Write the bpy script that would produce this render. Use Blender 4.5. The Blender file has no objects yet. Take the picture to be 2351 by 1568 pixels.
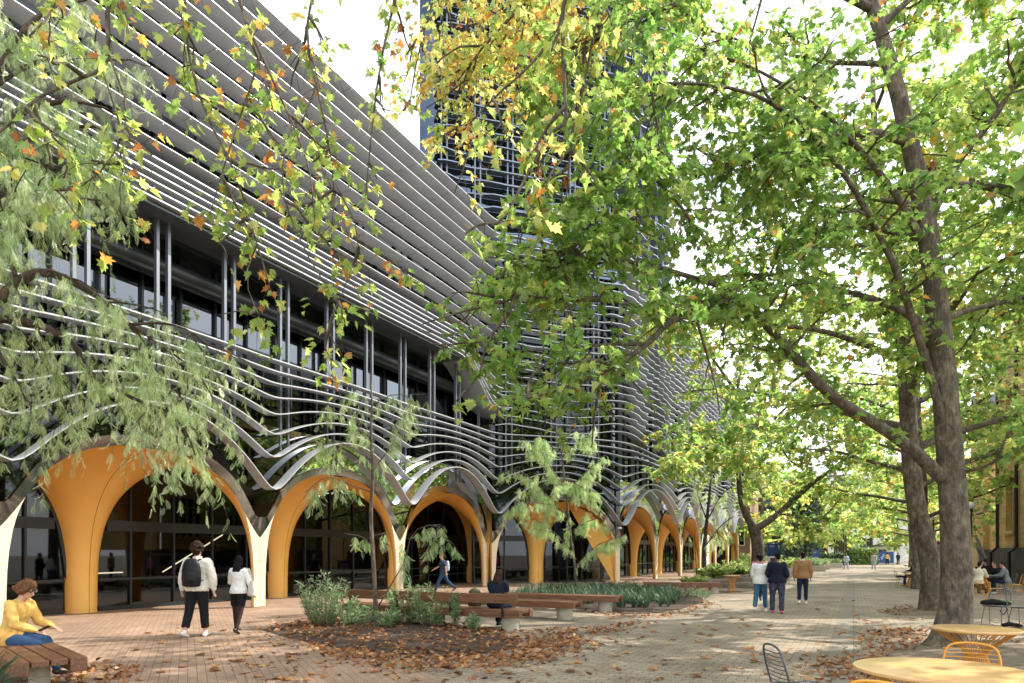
import bpy, math, random
import numpy as np
from mathutils import Vector, Matrix
random.seed(7); RNG = np.random.default_rng(11)
R_ = math.radians
S = bpy.context.scene
COL = S.collection

# ------------------------------------------------------------------ camera
F = 24/36*2351.0; HZ = 1270.0; CH = 1.65; YAW = math.atan((1960-1175.5)/F)
cy, sy_ = math.cos(YAW), math.sin(YAW)
FWD = np.array([-sy_, cy, 0]); RGT = np.array([cy, sy_, 0]); UP = np.array([0, 0, 1.0])
CAMP = np.array([0, 0, CH])
cam = bpy.data.cameras.new("camera"); co = bpy.data.objects.new("camera", cam); COL.objects.link(co)
co.location = CAMP; co.rotation_euler = (R_(90), 0, YAW)
cam.lens = 24; cam.sensor_width = 36; cam.shift_y = (HZ-784)/2351.0
cam.clip_end = 2000; cam.clip_start = .05
S.camera = co

def W(px, py, t):
    "world point seen at photo position px,py (2351 wide) at depth t metres"
    return CAMP + t*(FWD + (px-1175.5)/F*RGT + (HZ-py)/F*UP)
def G(px, py, z=0.0):
    "ground point under a photo position"
    t = (CH-z)*F/(py-HZ)
    p = W(px, py, t); p[2] = z
    return p

# ------------------------------------------------------------------ mesh helpers
class MB:
    def __init__(s):
        s.v = []; s.f = []; s.m = []; s.n = 0; s.mi = 0
    def add(s, verts, faces):
        b = s.n
        s.v.extend([tuple(map(float, p)) for p in verts]); s.n += len(verts)
        s.f.extend([tuple(b+i for i in f) for f in faces]); s.m.extend([s.mi]*len(faces))
        return s
    def box(s, c, d, rot=0.0, axes=None):
        "box of full size d centred at c; rot about z or explicit axes"
        if axes is None:
            a = np.array([math.cos(rot), math.sin(rot), 0]); b = np.array([-math.sin(rot), math.cos(rot), 0]); e = UP
        else: a, b, e = axes
        c = np.asarray(c, float); h = np.asarray(d, float)/2
        vs = [c + sx*h[0]*a + sy*h[1]*b + sz*h[2]*e for sx in (-1, 1) for sy in (-1, 1) for sz in (-1, 1)]
        return s.add(vs, [(0,1,3,2), (4,6,7,5), (0,4,5,1), (2,3,7,6), (0,2,6,4), (1,5,7,3)])
    def bbox(s, c, d, rot=0.0, bev=.01):
        "box with chamfered vertical and top edges"
        a = np.array([math.cos(rot), math.sin(rot), 0]); b = np.array([-math.sin(rot), math.cos(rot), 0])
        c = np.asarray(c, float); hx, hy, hz = np.asarray(d, float)/2
        def ring(x, y, z, k):
            pts = [(x-k, -y), (x, -y+k), (x, y-k), (x-k, y), (-x+k, y), (-x, y-k), (-x, -y+k), (-x+k, -y)]
            return [c + p*a + q*b + z*UP for p, q in pts]
        rs = [ring(hx-bev, hy-bev, -hz, bev), ring(hx, hy, -hz+bev, bev), ring(hx, hy, hz-bev, bev), ring(hx-bev, hy-bev, hz, bev)]
        vs = sum(rs, []); fs = []
        for i in range(3):
            for j in range(8): fs.append((i*8+j, i*8+(j+1) % 8, (i+1)*8+(j+1) % 8, (i+1)*8+j))
        fs.append(tuple(range(7, -1, -1))); fs.append(tuple(range(24, 32)))
        return s.add(vs, fs)
    def tube(s, pts, rad, n=8, cap=True, side=None, rb=None, round_=False):
        "swept tube; rad scalar or list; side/rb give an elliptical section"
        P = np.asarray(pts, float); k = len(P)
        ra = np.full(k, rad, float) if np.isscalar(rad) else np.asarray(rad, float)
        rb = ra if rb is None else (np.full(k, rb, float) if np.isscalar(rb) else np.asarray(rb, float))
        if round_:
            d0 = P[0]-P[1]; d0 = d0/(np.linalg.norm(d0)+1e-9); d1 = P[-1]-P[-2]; d1 = d1/(np.linalg.norm(d1)+1e-9)
            m0 = min(ra[0], rb[0]); m1 = min(ra[-1], rb[-1])
            P = np.vstack([P[0]+d0*m0, P[0]+d0*m0*.7, P, P[-1]+d1*m1*.7, P[-1]+d1*m1])
            ra = np.concatenate([[ra[0]*.15, ra[0]*.72], ra, [ra[-1]*.72, ra[-1]*.15]])
            rb = np.concatenate([[rb[0]*.15, rb[0]*.72], rb, [rb[-1]*.72, rb[-1]*.15]]); k = len(P)
        T = np.gradient(P, axis=0); T /= (np.linalg.norm(T, axis=1)[:, None]+1e-9)
        if side is not None: x = np.asarray(side, float)
        else:
            x = np.cross(T[0], [0, 0, 1.0])
            if np.linalg.norm(x) < .2: x = np.cross(T[0], [0, 1.0, 0])
        an = np.linspace(0, 2*math.pi, n, endpoint=False); vs = []
        for i in range(k):
            x = x - T[i]*np.dot(x, T[i]); x = x/(np.linalg.norm(x)+1e-9); y = np.cross(T[i], x)
            for a in an: vs.append(P[i] + ra[i]*math.cos(a)*x + rb[i]*math.sin(a)*y)
        fs = [(i*n+j, i*n+(j+1) % n, (i+1)*n+(j+1) % n, (i+1)*n+j) for i in range(k-1) for j in range(n)]
        if cap: fs.append(tuple(range(n-1, -1, -1))); fs.append(tuple((k-1)*n+j for j in range(n)))
        return s.add(vs, fs)
    def ell(s, c, r, n=12, m=8, axes=None):
        c = np.asarray(c, float); ax = np.eye(3) if axes is None else np.asarray(axes)
        vs = [c + r[2]*ax[2], ]; fs = []
        for i in range(1, m):
            ph = math.pi*i/m
            for j in range(n):
                th = 2*math.pi*j/n
                vs.append(c + r[0]*math.sin(ph)*math.cos(th)*ax[0] + r[1]*math.sin(ph)*math.sin(th)*ax[1] + r[2]*math.cos(ph)*ax[2])
        vs.append(c - r[2]*ax[2]); L = len(vs)-1
        for j in range(n):
            fs.append((0, 1+j, 1+(j+1) % n)); b = 1+(m-2)*n; fs.append((L, b+(j+1) % n, b+j))
        for i in range(m-2):
            b = 1+i*n
            for j in range(n): fs.append((b+j, b+n+j, b+n+(j+1) % n, b+(j+1) % n))
        return s.add(vs, fs)
    def lathe(s, prof, c=(0, 0, 0), n=24, cap=True):
        c = np.asarray(c, float); vs = []; k = len(prof)
        for r, z in prof:
            for j in range(n):
                a = 2*math.pi*j/n; vs.append(c + np.array([r*math.cos(a), r*math.sin(a), z]))
        fs = [(i*n+j, i*n+(j+1) % n, (i+1)*n+(j+1) % n, (i+1)*n+j) for i in range(k-1) for j in range(n)]
        if cap: fs.append(tuple(range(n-1, -1, -1))); fs.append(tuple((k-1)*n+j for j in range(n)))
        return s.add(vs, fs)
    def grid(s, A, flip=False):
        "A: (m,n,3) array of points"
        A = np.asarray(A, float); m, n = A.shape[:2]
        fs = [((i*n+j), (i+1)*n+j, (i+1)*n+j+1, i*n+j+1) for i in range(m-1) for j in range(n-1)]
        if flip: fs = [f[::-1] for f in fs]
        return s.add(A.reshape(-1, 3), fs)
    def prism(s, poly, z0, z1):
        "vertical prism over a plan polygon"
        n = len(poly); vs = [(p[0], p[1], z0) for p in poly] + [(p[0], p[1], z1) for p in poly]
        fs = [tuple(range(n-1, -1, -1)), tuple(range(n, 2*n))] + [(i, (i+1) % n, n+(i+1) % n, n+i) for i in range(n)]
        return s.add(vs, fs)
    def build(s, name, mat, parent=None, smooth=False, ang=None):
        me = bpy.data.meshes.new(name); me.from_pydata(s.v, [], s.f)
        for m in (mat if isinstance(mat, (list, tuple)) else [mat]): me.materials.append(m)
        if isinstance(mat, (list, tuple)): me.polygons.foreach_set('material_index', s.m)
        if smooth: me.polygons.foreach_set('use_smooth', [True]*len(s.f))
        me.update()
        if ang is not None:
            try: me.set_sharp_from_angle(angle=R_(ang))
            except Exception: pass
        return link(name, me, parent)

def link(name, me, parent=None):
    o = bpy.data.objects.new(name, me); COL.objects.link(o)
    if parent is not None: o.parent = parent
    return o
def tag(o, label=None, cat=None, group=None, kind=None):
    if label: o['label'] = label
    if cat: o['category'] = cat
    if group: o['group'] = group
    if kind: o['kind'] = kind
    return o
def thing(name, label, cat, loc=(0, 0, 0), rz=0.0, group=None):
    o = bpy.data.objects.new(name, None); COL.objects.link(o)
    o.location = tuple(map(float, loc)); o.rotation_euler = (0, 0, rz); o.empty_display_size = .2
    return tag(o, label, cat, group)
def children(o): return [c for c in bpy.data.objects if c.parent == o]
def copy_tree(o, parent=None):
    c = o.copy(); COL.objects.link(c)
    if parent is not None: c.parent = parent
    for ch in KIDS.get(o.name, None) or children(o): copy_tree(ch, c)
    return c
KIDS = {}
def place(o, loc, rz=0.0, label=None, group=None):
    o.location = tuple(map(float, loc)); o.rotation_euler = (0, 0, rz)
    if label: o['label'] = label
    if group: o['group'] = group
    return o

def npmesh(name, V, faces_flat, sizes, mat, attrs=None, smooth=False):
    me = bpy.data.meshes.new(name); nv = len(V); nf = len(sizes)
    me.vertices.add(nv); me.vertices.foreach_set('co', np.ascontiguousarray(V, np.float32).ravel())
    me.loops.add(len(faces_flat)); me.loops.foreach_set('vertex_index', np.ascontiguousarray(faces_flat, np.int32))
    me.polygons.add(nf); st = np.zeros(nf, np.int32); st[1:] = np.cumsum(sizes)[:-1]
    me.polygons.foreach_set('loop_start', st)
    if smooth: me.polygons.foreach_set('use_smooth', np.ones(nf, bool))
    for k, a in (attrs or {}).items():
        at = me.attributes.new(k, 'FLOAT', 'FACE'); at.data.foreach_set('value', np.ascontiguousarray(a, np.float32))
    me.materials.append(mat); me.update(calc_edges=True)
    return me

# leaf templates: (verts, faces); x across, y along, z normal; about 1 long
def _maple():
    h = [(0.10, .02), (.30, -.02), (.25, .13), (.50, .22), (.29, .36), (.36, .62), (.17, .56), (0, 1.0)]
    L = [(0, 0, 0)] + [(x, y, .28*x) for x, y in h[:-1]] + [(0, 1.0, -.08)]
    Rr = [(-x, y, .28*x) for x, y in h[:-1]]
    v = L + Rr; m = len(h)
    f = [tuple(range(0, m+1)), tuple([0, m] + list(range(m+len(Rr), m, -1)))]
    return np.array(v), f
def _star():
    v = [(0, 0, 0), (.32, .05, .08), (.42, .42, .1), (.14, .5, .03), (0, 1, -.06), (-.14, .5, .03), (-.42, .42, .1), (-.32, .05, .08)]
    return np.array(v, float), [(0, 1, 2, 3, 4), (0, 4, 5, 6, 7)]
def _quad():
    return np.array([(0, 0, 0), (.4, .45, .06), (0, 1, 0), (-.4, .45, .06)], float), [(0, 1, 2, 3)]
def _lance(w=.13):
    return np.array([(0, 0, 0), (w, .4, .04), (0, 1, -.1), (-w, .4, .04)], float), [(0, 1, 2), (0, 2, 3)]
def _frond(n=10, droop=.25):
    v = []; f = []
    for i in range(n):
        y = .06+.94*i/(n-1); z = -droop*y*y
        ln = .27*math.sin(math.pi*(.16+.78*i/(n-1)))+.03
        for sd in (-1, 1):
            b = len(v)
            v += [(0, y-.012, z), (sd*ln*.5, y+.0+ln*.25, z-.02), (sd*ln, y+.02+ln*.62, z-.08), (sd*ln*.5, y+.045+ln*.25, z-.02)]
            f.append((b, b+1, b+2, b+3) if sd > 0 else (b, b+3, b+2, b+1))
    b = len(v); v += [(-.012, 0, 0), (.012, 0, 0), (.006, 1, -droop), (-.006, 1, -droop)]; f.append((b, b+1, b+2, b+3))
    return np.array(v, float), f
T_MAPLE, T_STAR, T_QUAD, T_LANCE, T_FROND = _maple(), _star(), _quad(), _lance(), _frond()

def unit(a): return a/(np.linalg.norm(a, axis=-1, keepdims=True)+1e-9)
def leaf_arrays(tpl, pos, d, nrm, size, tone):
    tv, tf = tpl; N = len(pos); k = len(tv)
    d = unit(d); nrm = unit(nrm - d*np.sum(nrm*d, 1, keepdims=True)); x = np.cross(d, nrm)
    size = np.asarray(size)[:, None, None]; N_ = len(pos); cz = (.2+1.3*np.random.default_rng(N_).normal(size=N_)+.6)[:, None, None]; wx = (.8+.4*np.random.default_rng(N_+1).random(N_))[:, None, None]
    V = pos[:, None, :] + size*(tv[None, :, 0:1]*wx*x[:, None] + tv[None, :, 1:2]*d[:, None] + tv[None, :, 2:3]*cz*nrm[:, None])
    ff = np.concatenate([np.array(f) for f in tf]); sz = np.array([len(f) for f in tf])
    FL = (np.arange(N)[:, None]*k + ff[None]).ravel(); SZ = np.tile(sz, N)
    return V.reshape(-1, 3), FL, SZ, np.repeat(tone, len(tf))
def scatter(name, tpl, pos, d, nrm, size, tone, mat, parent=None, smooth=False):
    "many copies of a leaf template as one mesh"
    V, FL, SZ, TO = leaf_arrays(tpl, pos, d, nrm, size, tone)
    return link(name, npmesh(name, V, FL, SZ, mat, {'tone': TO}, smooth), parent)

def resample(P, step):
    P = np.asarray(P, float); d = np.linalg.norm(np.diff(P, axis=0), axis=1); c = np.concatenate([[0], np.cumsum(d)])
    n = max(2, int(c[-1]/step)+1); s = np.linspace(0, c[-1], n)
    return np.stack([np.interp(s, c, P[:, i]) for i in range(3)], 1)
def smoothline(P, it=2):
    P = np.asarray(P, float)
    for _ in range(it):
        Q = [P[0]]
        for a, b in zip(P[:-1], P[1:]): Q += [a*.75+b*.25, a*.25+b*.75]
        Q.append(P[-1]); P = np.array(Q)
    return P

# ------------------------------------------------------------------ materials
def newmat(name):
    m = bpy.data.materials.new(name); m.use_nodes = True; nt = m.node_tree
    b = nt.nodes['Principled BSDF']; return m, nt, b
def N(nt, t, **kw):
    n = nt.nodes.new(t)
    for k, v in kw.items():
        if k in n.inputs: n.inputs[k].default_value = v
        else: setattr(n, k, v)
    return n
def ramp(nt, fac, stops, interp='LINEAR'):
    r = nt.nodes.new('ShaderNodeValToRGB'); e = r.color_ramp.elements; r.color_ramp.interpolation = interp
    while len(e) < len(stops): e.new(.5)
    for el, (p, c) in zip(e, stops): el.position = p; el.color = (*c, 1)
    nt.links.new(fac, r.inputs[0]); return r.outputs[0]
def bump(nt, b, h, strength=.3, dist=.02):
    n = N(nt, 'ShaderNodeBump', Strength=strength, Distance=dist); nt.links.new(h, n.inputs['Height']); nt.links.new(n.outputs[0], b.inputs['Normal'])
def coords(nt, kind='Object', scale=(1, 1, 1), rot=(0, 0, 0)):
    tc = N(nt, 'ShaderNodeTexCoord'); mp = N(nt, 'ShaderNodeMapping'); mp.inputs['Scale'].default_value = scale; mp.inputs['Rotation'].default_value = rot
    nt.links.new(tc.outputs[kind], mp.inputs[0]); return mp.outputs[0]
def simple(name, col, rough=.6, metal=0.0, var=.0, scale=8.0, bmp=0.0, spec=.5, coat=0.0):
    m, nt, b = newmat(name)
    b.inputs['Base Color'].default_value = (*col, 1); b.inputs['Roughness'].default_value = rough; b.inputs['Metallic'].default_value = metal
    b.inputs['Specular IOR Level'].default_value = spec
    if coat: b.inputs['Coat Weight'].default_value = coat; b.inputs['Coat Roughness'].default_value = .15
    if var or bmp:
        v = coords(nt); n = N(nt, 'ShaderNodeTexNoise', Scale=scale, Detail=6.0, Roughness=.6); nt.links.new(v, n.inputs['Vector'])
        if var:
            c = ramp(nt, n.outputs[0], [(.25, tuple(x*(1-var) for x in col)), (.75, tuple(min(1, x*(1+var)) for x in col))]); nt.links.new(c, b.inputs['Base Color'])
        if bmp: bump(nt, b, n.outputs[0], bmp)
    return m
def leafmat(name, stops, trans=.5, rough=.45, gloss=.08):
    m = bpy.data.materials.new(name); m.use_nodes = True; nt = m.node_tree; nt.nodes.clear()
    out = N(nt, 'ShaderNodeOutputMaterial'); at = N(nt, 'ShaderNodeAttribute', attribute_name='tone')
    c = ramp(nt, at.outputs['Fac'], stops)
    d = N(nt, 'ShaderNodeBsdfDiffuse'); t = N(nt, 'ShaderNodeBsdfTranslucent'); g = N(nt, 'ShaderNodeBsdfGlossy', Roughness=rough)
    hs = N(nt, 'ShaderNodeHueSaturation', Saturation=.97, Value=2.1); nt.links.new(c, hs.inputs['Color'])
    nt.links.new(c, d.inputs[0]); nt.links.new(hs.outputs[0], t.inputs[0])
    m1 = N(nt, 'ShaderNodeMixShader', Fac=trans); nt.links.new(d.outputs[0], m1.inputs[1]); nt.links.new(t.outputs[0], m1.inputs[2])
    m2 = N(nt, 'ShaderNodeMixShader', Fac=gloss); nt.links.new(m1.outputs[0], m2.inputs[1]); nt.links.new(g.outputs[0], m2.inputs[2])
    nt.links.new(m2.outputs[0], out.inputs[0]); return m
def glassmat(name, tint=(.25, .27, .28), refl=.12, rough=.02, gcol=(.9, .95, 1), fres=1.5):
    "window glass: tinted see-through plus mirror reflection"
    m = bpy.data.materials.new(name); m.use_nodes = True; nt = m.node_tree; nt.nodes.clear()
    out = N(nt, 'ShaderNodeOutputMaterial'); tr = N(nt, 'ShaderNodeBsdfTransparent'); tr.inputs[0].default_value = (*tint, 1)
    g = N(nt, 'ShaderNodeBsdfGlossy', Roughness=rough); g.inputs[0].default_value = (*gcol, 1)
    fr = N(nt, 'ShaderNodeFresnel', IOR=fres); ad = N(nt, 'ShaderNodeMath', operation='ADD', use_clamp=True); ad.inputs[1].default_value = refl
    nt.links.new(fr.outputs[0], ad.inputs[0])
    mx = N(nt, 'ShaderNodeMixShader'); nt.links.new(ad.outputs[0], mx.inputs[0]); nt.links.new(tr.outputs[0], mx.inputs[1]); nt.links.new(g.outputs[0], mx.inputs[2])
    nt.links.new(mx.outputs[0], out.inputs[0]); return m
def emit(name, col, s):
    m = bpy.data.materials.new(name); m.use_nodes = True; nt = m.node_tree; nt.nodes.clear()
    out = N(nt, 'ShaderNodeOutputMaterial'); e = N(nt, 'ShaderNodeEmission', Strength=s); e.inputs[0].default_value = (*col, 1); nt.links.new(e.outputs[0], out.inputs[0]); return m
def brickmat(name, c1, c2, mortar, bw, bh, rot=0.0, rough=.8, msize=.006, offset=.5, blotch=.35, bmp=.5, vertical=False):
    m, nt, b = newmat(name)
    v = coords(nt, 'Object', (1, 1, 1), (0, 0, rot))
    if vertical:
        sx = N(nt, 'ShaderNodeSeparateXYZ'); cx = N(nt, 'ShaderNodeCombineXYZ'); su = N(nt, 'ShaderNodeMath', operation='ADD'); nt.links.new(v, sx.inputs[0]); nt.links.new(sx.outputs[0], su.inputs[0]); nt.links.new(sx.outputs[1], su.inputs[1]); nt.links.new(su.outputs[0], cx.inputs[0]); nt.links.new(sx.outputs[2], cx.inputs[1]); v = cx.outputs[0]
    br = N(nt, 'ShaderNodeTexBrick', Scale=1.0); br.inputs['Color1'].default_value = (*c1, 1); br.inputs['Color2'].default_value = (*c2, 1); br.inputs['Mortar'].default_value = (*mortar, 1)
    br.inputs['Mortar Size'].default_value = msize; br.inputs['Brick Width'].default_value = bw; br.inputs['Row Height'].default_value = bh; br.offset = offset; br.inputs['Mortar Smooth'].default_value = .3
    nt.links.new(v, br.inputs['Vector'])
    n = N(nt, 'ShaderNodeTexNoise', Scale=.7, Detail=8.0, Roughness=.65); nt.links.new(v, n.inputs['Vector'])
    n2 = N(nt, 'ShaderNodeTexNoise', Scale=30.0, Detail=3.0); nt.links.new(v, n2.inputs['Vector'])
    r1 = ramp(nt, n.outputs[0], [(.3, (1-blotch,)*3), (.7, (1+blotch*.4,)*3)]); r2 = ramp(nt, n2.outputs[0], [(.3, (.7,)*3), (.7, (1.15,)*3)])
    x1 = N(nt, 'ShaderNodeMix', data_type='RGBA', blend_type='MULTIPLY'); x1.inputs[0].default_value = 1
    x2 = N(nt, 'ShaderNodeMix', data_type='RGBA', blend_type='MULTIPLY'); x2.inputs[0].default_value = 1
    nt.links.new(br.outputs[0], x1.inputs[6]); nt.links.new(r1, x1.inputs[7]); nt.links.new(x1.outputs[2], x2.inputs[6]); nt.links.new(r2, x2.inputs[7])
    nt.links.new(x2.outputs[2], b.inputs['Base Color']); b.inputs['Roughness'].default_value = rough
    iv = N(nt, 'ShaderNodeMath', operation='SUBTRACT'); iv.inputs[0].default_value = 1; nt.links.new(br.outputs['Fac'], iv.inputs[1])
    bump(nt, b, iv.outputs[0], bmp, .01); return m
def barkmat(name, a, bcol, c, scale=3.0, stretch=.35):
    m, nt, b = newmat(name)
    v = coords(nt, 'Object', (scale, scale, scale*stretch))
    n = N(nt, 'ShaderNodeTexNoise', Scale=1.6, Detail=8.0, Roughness=.7); nt.links.new(v, n.inputs['Vector'])
    vo = N(nt, 'ShaderNodeTexVoronoi', Scale=3.0, feature='F1'); nt.links.new(v, vo.inputs['Vector'])
    c1 = ramp(nt, n.outputs[0], [(.3, a), (.5, bcol), (.72, c)])
    hs = ramp(nt, vo.outputs['Color'], [(.2, (.65,)*3), (.8, (1.15,)*3)])
    mx = N(nt, 'ShaderNodeMix', data_type='RGBA', blend_type='MULTIPLY'); mx.inputs[0].default_value = .8
    nt.links.new(c1, mx.inputs[6]); nt.links.new(hs, mx.inputs[7]); nt.links.new(mx.outputs[2], b.inputs['Base Color']); b.inputs['Roughness'].default_value = .9
    v2 = coords(nt, 'Object', (scale*6, scale*6, scale*1.2)); n2 = N(nt, 'ShaderNodeTexNoise', Scale=1.3, Detail=6.0, Roughness=.7); nt.links.new(v2, n2.inputs['Vector'])
    fr = ramp(nt, n2.outputs[0], [(.36, (.38,)*3), (.52, (1.0,)*3), (.75, (1.18,)*3)]); mf = N(nt, 'ShaderNodeMix', data_type='RGBA', blend_type='MULTIPLY'); mf.inputs[0].default_value = .9
    nt.links.new(mx.outputs[2], mf.inputs[6]); nt.links.new(fr, mf.inputs[7]); nt.links.new(mf.outputs[2], b.inputs['Base Color'])
    bump(nt, b, n2.outputs[0], .9, .03); return m

M = {}
GREEN = [(0, (.045, .11, .020)), (.3, (.115, .225, .040)), (.52, (.24, .34, .072)), (.70, (.50, .50, .15)), (.84, (.56, .31, .05)), (1, (.30, .11, .03))]
M['leaf'] = leafmat('plane_leaf', GREEN, .62, .4, .05)
M['leaf_dark'] = leafmat('dark_leaf', [(0, (.012, .04, .012)), (.5, (.03, .08, .02)), (1, (.09, .15, .04))], .3)
M['frond'] = leafmat('pepper_frond', [(0, (.10, .20, .05)), (.5, (.30, .44, .14)), (1, (.70, .77, .44))], .5, .4, .14)
M['shrub'] = leafmat('shrub_leaf', [(0, (.08, .16, .06)), (.5, (.18, .28, .12)), (1, (.36, .44, .22))], .4)
M['strap'] = leafmat('strap_leaf', [(0, (.02, .06, .03)), (.5, (.05, .10, .05)), (1, (.12, .18, .09))], .2, .5, .06)
M['dryleaf'] = leafmat('dry_leaf', [(0, (.10, .035, .014)), (.35, (.24, .09, .03)), (.7, (.42, .20, .075)), (1, (.52, .33, .14))], .2, .5, .05)
M['flower'] = simple('flower', (.55, .12, .12), .7)
M['bark'] = barkmat('plane_bark', (.060, .047, .034), (.14, .112, .082), (.30, .255, .19), 4.0, .6)
M['bark_dark'] = barkmat('dark_bark', (.035, .022, .016), (.075, .05, .036), (.14, .10, .075), 5.0)
M['bark_red'] = barkmat('red_twig', (.10, .04, .022), (.16, .07, .04), (.22, .11, .07), 5.0)
M['metal'] = simple('louvre_metal', (.50, .515, .54), .34, .35, .09, 1.2)
M['blade'] = simple('louvre_blade', (.54, .55, .575), .36, .25, .14, .9)
M['metal_dark'] = simple('tower_metal', (.24, .275, .34), .33, .5, .08, 1.2)
M['steel'] = simple('steel_column', (.17, .19, .225), .4, .5)
M['dark'] = simple('dark_frame', (.012, .014, .016), .4)
M['black'] = simple('black_metal', (.02, .02, .022), .4, .3)
M['orange'] = simple('orange_paint', (.90, .50, .115), .42, 0, .05, 2.0, 0, .5, .15)
M['cream'] = simple('sunlit_pillar_paint', (.78, .64, .44), .45, 0, .03, 2.0)  # orange pillar fronts, with the bleaching of full sun painted into the colour
M['mirror'] = simple('mirror_steel', (.50, .50, .48), .09, 1.0, .1, 3.0, .08)
M['glass'] = glassmat('dark_glass', (.10, .12, .13), .03, .02, (.7, .74, .78), 1.42)
M['glass_up'] = glassmat('facade_glass', (.03, .04, .05), .04, .02, (.55, .60, .66), 1.38)
M['glass_strip'] = glassmat('recess_glass', (.03, .04, .05), .14, .02, (.75, .82, .90), 1.45)
M['glass_blue'] = glassmat('tower_glass', (.03, .05, .08), .16, .02, (.5, .64, .85), 1.4)
M['wood'] = None
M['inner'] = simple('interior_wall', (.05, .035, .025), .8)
M['inner_floor'] = simple('interior_floor', (.30, .22, .15), .5)
M['concrete'] = simple('concrete', (.42, .38, .31), .85, 0, .18, 5.0, .25)
M['mulch'] = simple('mulch', (.055, .036, .024), .95, 0, .6, 22.0, .9)
M['soil'] = simple('packed_soil', (.16, .12, .085), .95, 0, .3, 9.0, .6)
M['ground'] = simple('ground', (.20, .17, .13), .9, 0, .2, 2.0)
M['yellow'] = simple('yellow_powdercoat', (.66, .30, .035), .4)
M['tabletop'] = simple('table_top', (.64, .40, .17), .32, 0, .10, 7.0, 0, .5, .2)
M['white'] = simple('white_paint', (.78, .78, .76), .5)
M['blue'] = simple('blue_sign', (.012, .045, .19), .4)
M['bluel'] = simple('bright_blue_sign', (.02, .16, .48), .4)
M['stone_dark'] = brickmat('bluestone', (.045, .045, .045), (.07, .068, .065), (.03, .03, .03), .8, .38, 0, .85, .008, .5, .3, .5, True)
M['sandstone'] = brickmat('sandstone', (.72, .49, .21), (.58, .38, .15), (.30, .22, .12), .7, .34, 0, .9, .008, .5, .35, .4, True)
M['sandtrim'] = simple('sandstone_trim', (.58, .40, .18), .85, 0, .25, 3.0, .3)
M['slate'] = simple('slate_roof', (.10, .10, .11), .7, 0, .2, 6.0, .3)
M['redbrick'] = brickmat('red_brick', (.30, .15, .09), (.36, .20, .12), (.35, .31, .26), .23, .076, 0, .9, .01, .5, .3, .3, True)
M['pave'] = brickmat('grey_brick_paving', (.295, .235, .168), (.395, .325, .240), (.075, .058, .044), .25, .125, 0, .8, .007, .5, .48, .6)
M['terra'] = brickmat('terracotta_paving', (.33, .215, .145), (.40, .275, .19), (.15, .105, .075), .23, .115, R_(38), .75, .005, .5, .38, .4)
M['slab'] = brickmat('slab_paving', (.22, .19, .15), (.27, .235, .185), (.07, .06, .05), .4, .4, 0, .8, .006, 0, .3, .3)
def woodmat():
    m, nt, b = newmat('jarrah_timber'); v = coords(nt, 'Object', (1.2, 14, 14))
    n = N(nt, 'ShaderNodeTexNoise', Scale=2.2, Detail=8.0, Roughness=.6); nt.links.new(v, n.inputs['Vector'])
    c = ramp(nt, n.outputs[0], [(.3, (.085, .036, .018)), (.55, (.19, .085, .040)), (.75, (.29, .15, .075))]); nt.links.new(c, b.inputs['Base Color'])
    b.inputs['Roughness'].default_value = .45; bump(nt, b, n.outputs[0], .25, .01); return m
M['wood'] = woodmat()
def cloth(name, col, rough=.9, var=.12):
    m = simple(name, col, rough, 0, var, 14.0, .35, .2); return m
SKIN1 = simple('skin_light', (.58, .34, .24), .55); SKIN2 = simple('skin_brown', (.22, .11, .065), .5); SKIN3 = simple('skin_tan', (.45, .26, .17), .55)
HAIRB = simple('hair_brown', (.125, .058, .026), .65, 0, .5, 40.0, .4, .15); HAIRK = simple('hair_black', (.007, .006, .007), .6, 0, .3, 40.0, .3, .12); HAIRD = simple('hair_dark_brown', (.032, .017, .011), .7, 0, .4, 40.0, .4, .12)
# ================================================================== world, sun
w = bpy.data.worlds.new("World"); S.world = w; w.use_nodes = True; nt = w.node_tree; bg = nt.nodes['Background']
SUNEL = R_(43); SUNAZ = R_(42)       # azimuth measured from +Y (street) towards +X
sdir = Vector((math.sin(SUNAZ)*math.cos(SUNEL), math.cos(SUNAZ)*math.cos(SUNEL), math.sin(SUNEL)))
sk = N(nt, 'ShaderNodeTexSky', sky_type='NISHITA'); sk.sun_disc = False; sk.sun_elevation = SUNEL; sk.sun_rotation = SUNAZ; sk.air_density = 1.0; sk.dust_density = 2.0
tc = N(nt, 'ShaderNodeTexCoord'); mp = N(nt, 'ShaderNodeMapping'); mp.inputs['Scale'].default_value = (1, 1, 2.2)
nz = N(nt, 'ShaderNodeTexNoise', Scale=2.1, Detail=7.0, Roughness=.55)
nt.links.new(tc.outputs['Generated'], mp.inputs[0]); nt.links.new(mp.outputs[0], nz.inputs['Vector'])
cf = ramp(nt, nz.outputs[0], [(.36, (.25,)*3), (.56, (1, 1, 1))])
mx = N(nt, 'ShaderNodeMix', data_type='RGBA'); nt.links.new(cf, mx.inputs[0]); nt.links.new(sk.outputs[0], mx.inputs[6]); mx.inputs[7].default_value = (12.5, 12.8, 13.2, 1)
nt.links.new(mx.outputs[2], bg.inputs[0]); bg.inputs[1].default_value = .145
sl = bpy.data.lights.new('sun', 'SUN'); sl.energy = 4.6; sl.angle = R_(.55); sl.color = (1, .93, .82)
so = bpy.data.objects.new('sun', sl); COL.objects.link(so); so.rotation_euler = sdir.to_track_quat('Z', 'Y').to_euler(); so.location = (30, 30, 60)
S.view_settings.view_transform = 'Standard'; S.view_settings.look = 'None'; S.view_settings.exposure = .72; S.view_settings.gamma = 1
cyc = S.cycles; cyc.max_bounces = 7; cyc.diffuse_bounces = 4; cyc.glossy_bounces = 3; cyc.transparent_max_bounces = 10; cyc.caustics_reflective = False; cyc.caustics_refractive = False
cyc.sample_clamp_indirect = 6; cyc.use_denoising = True

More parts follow.
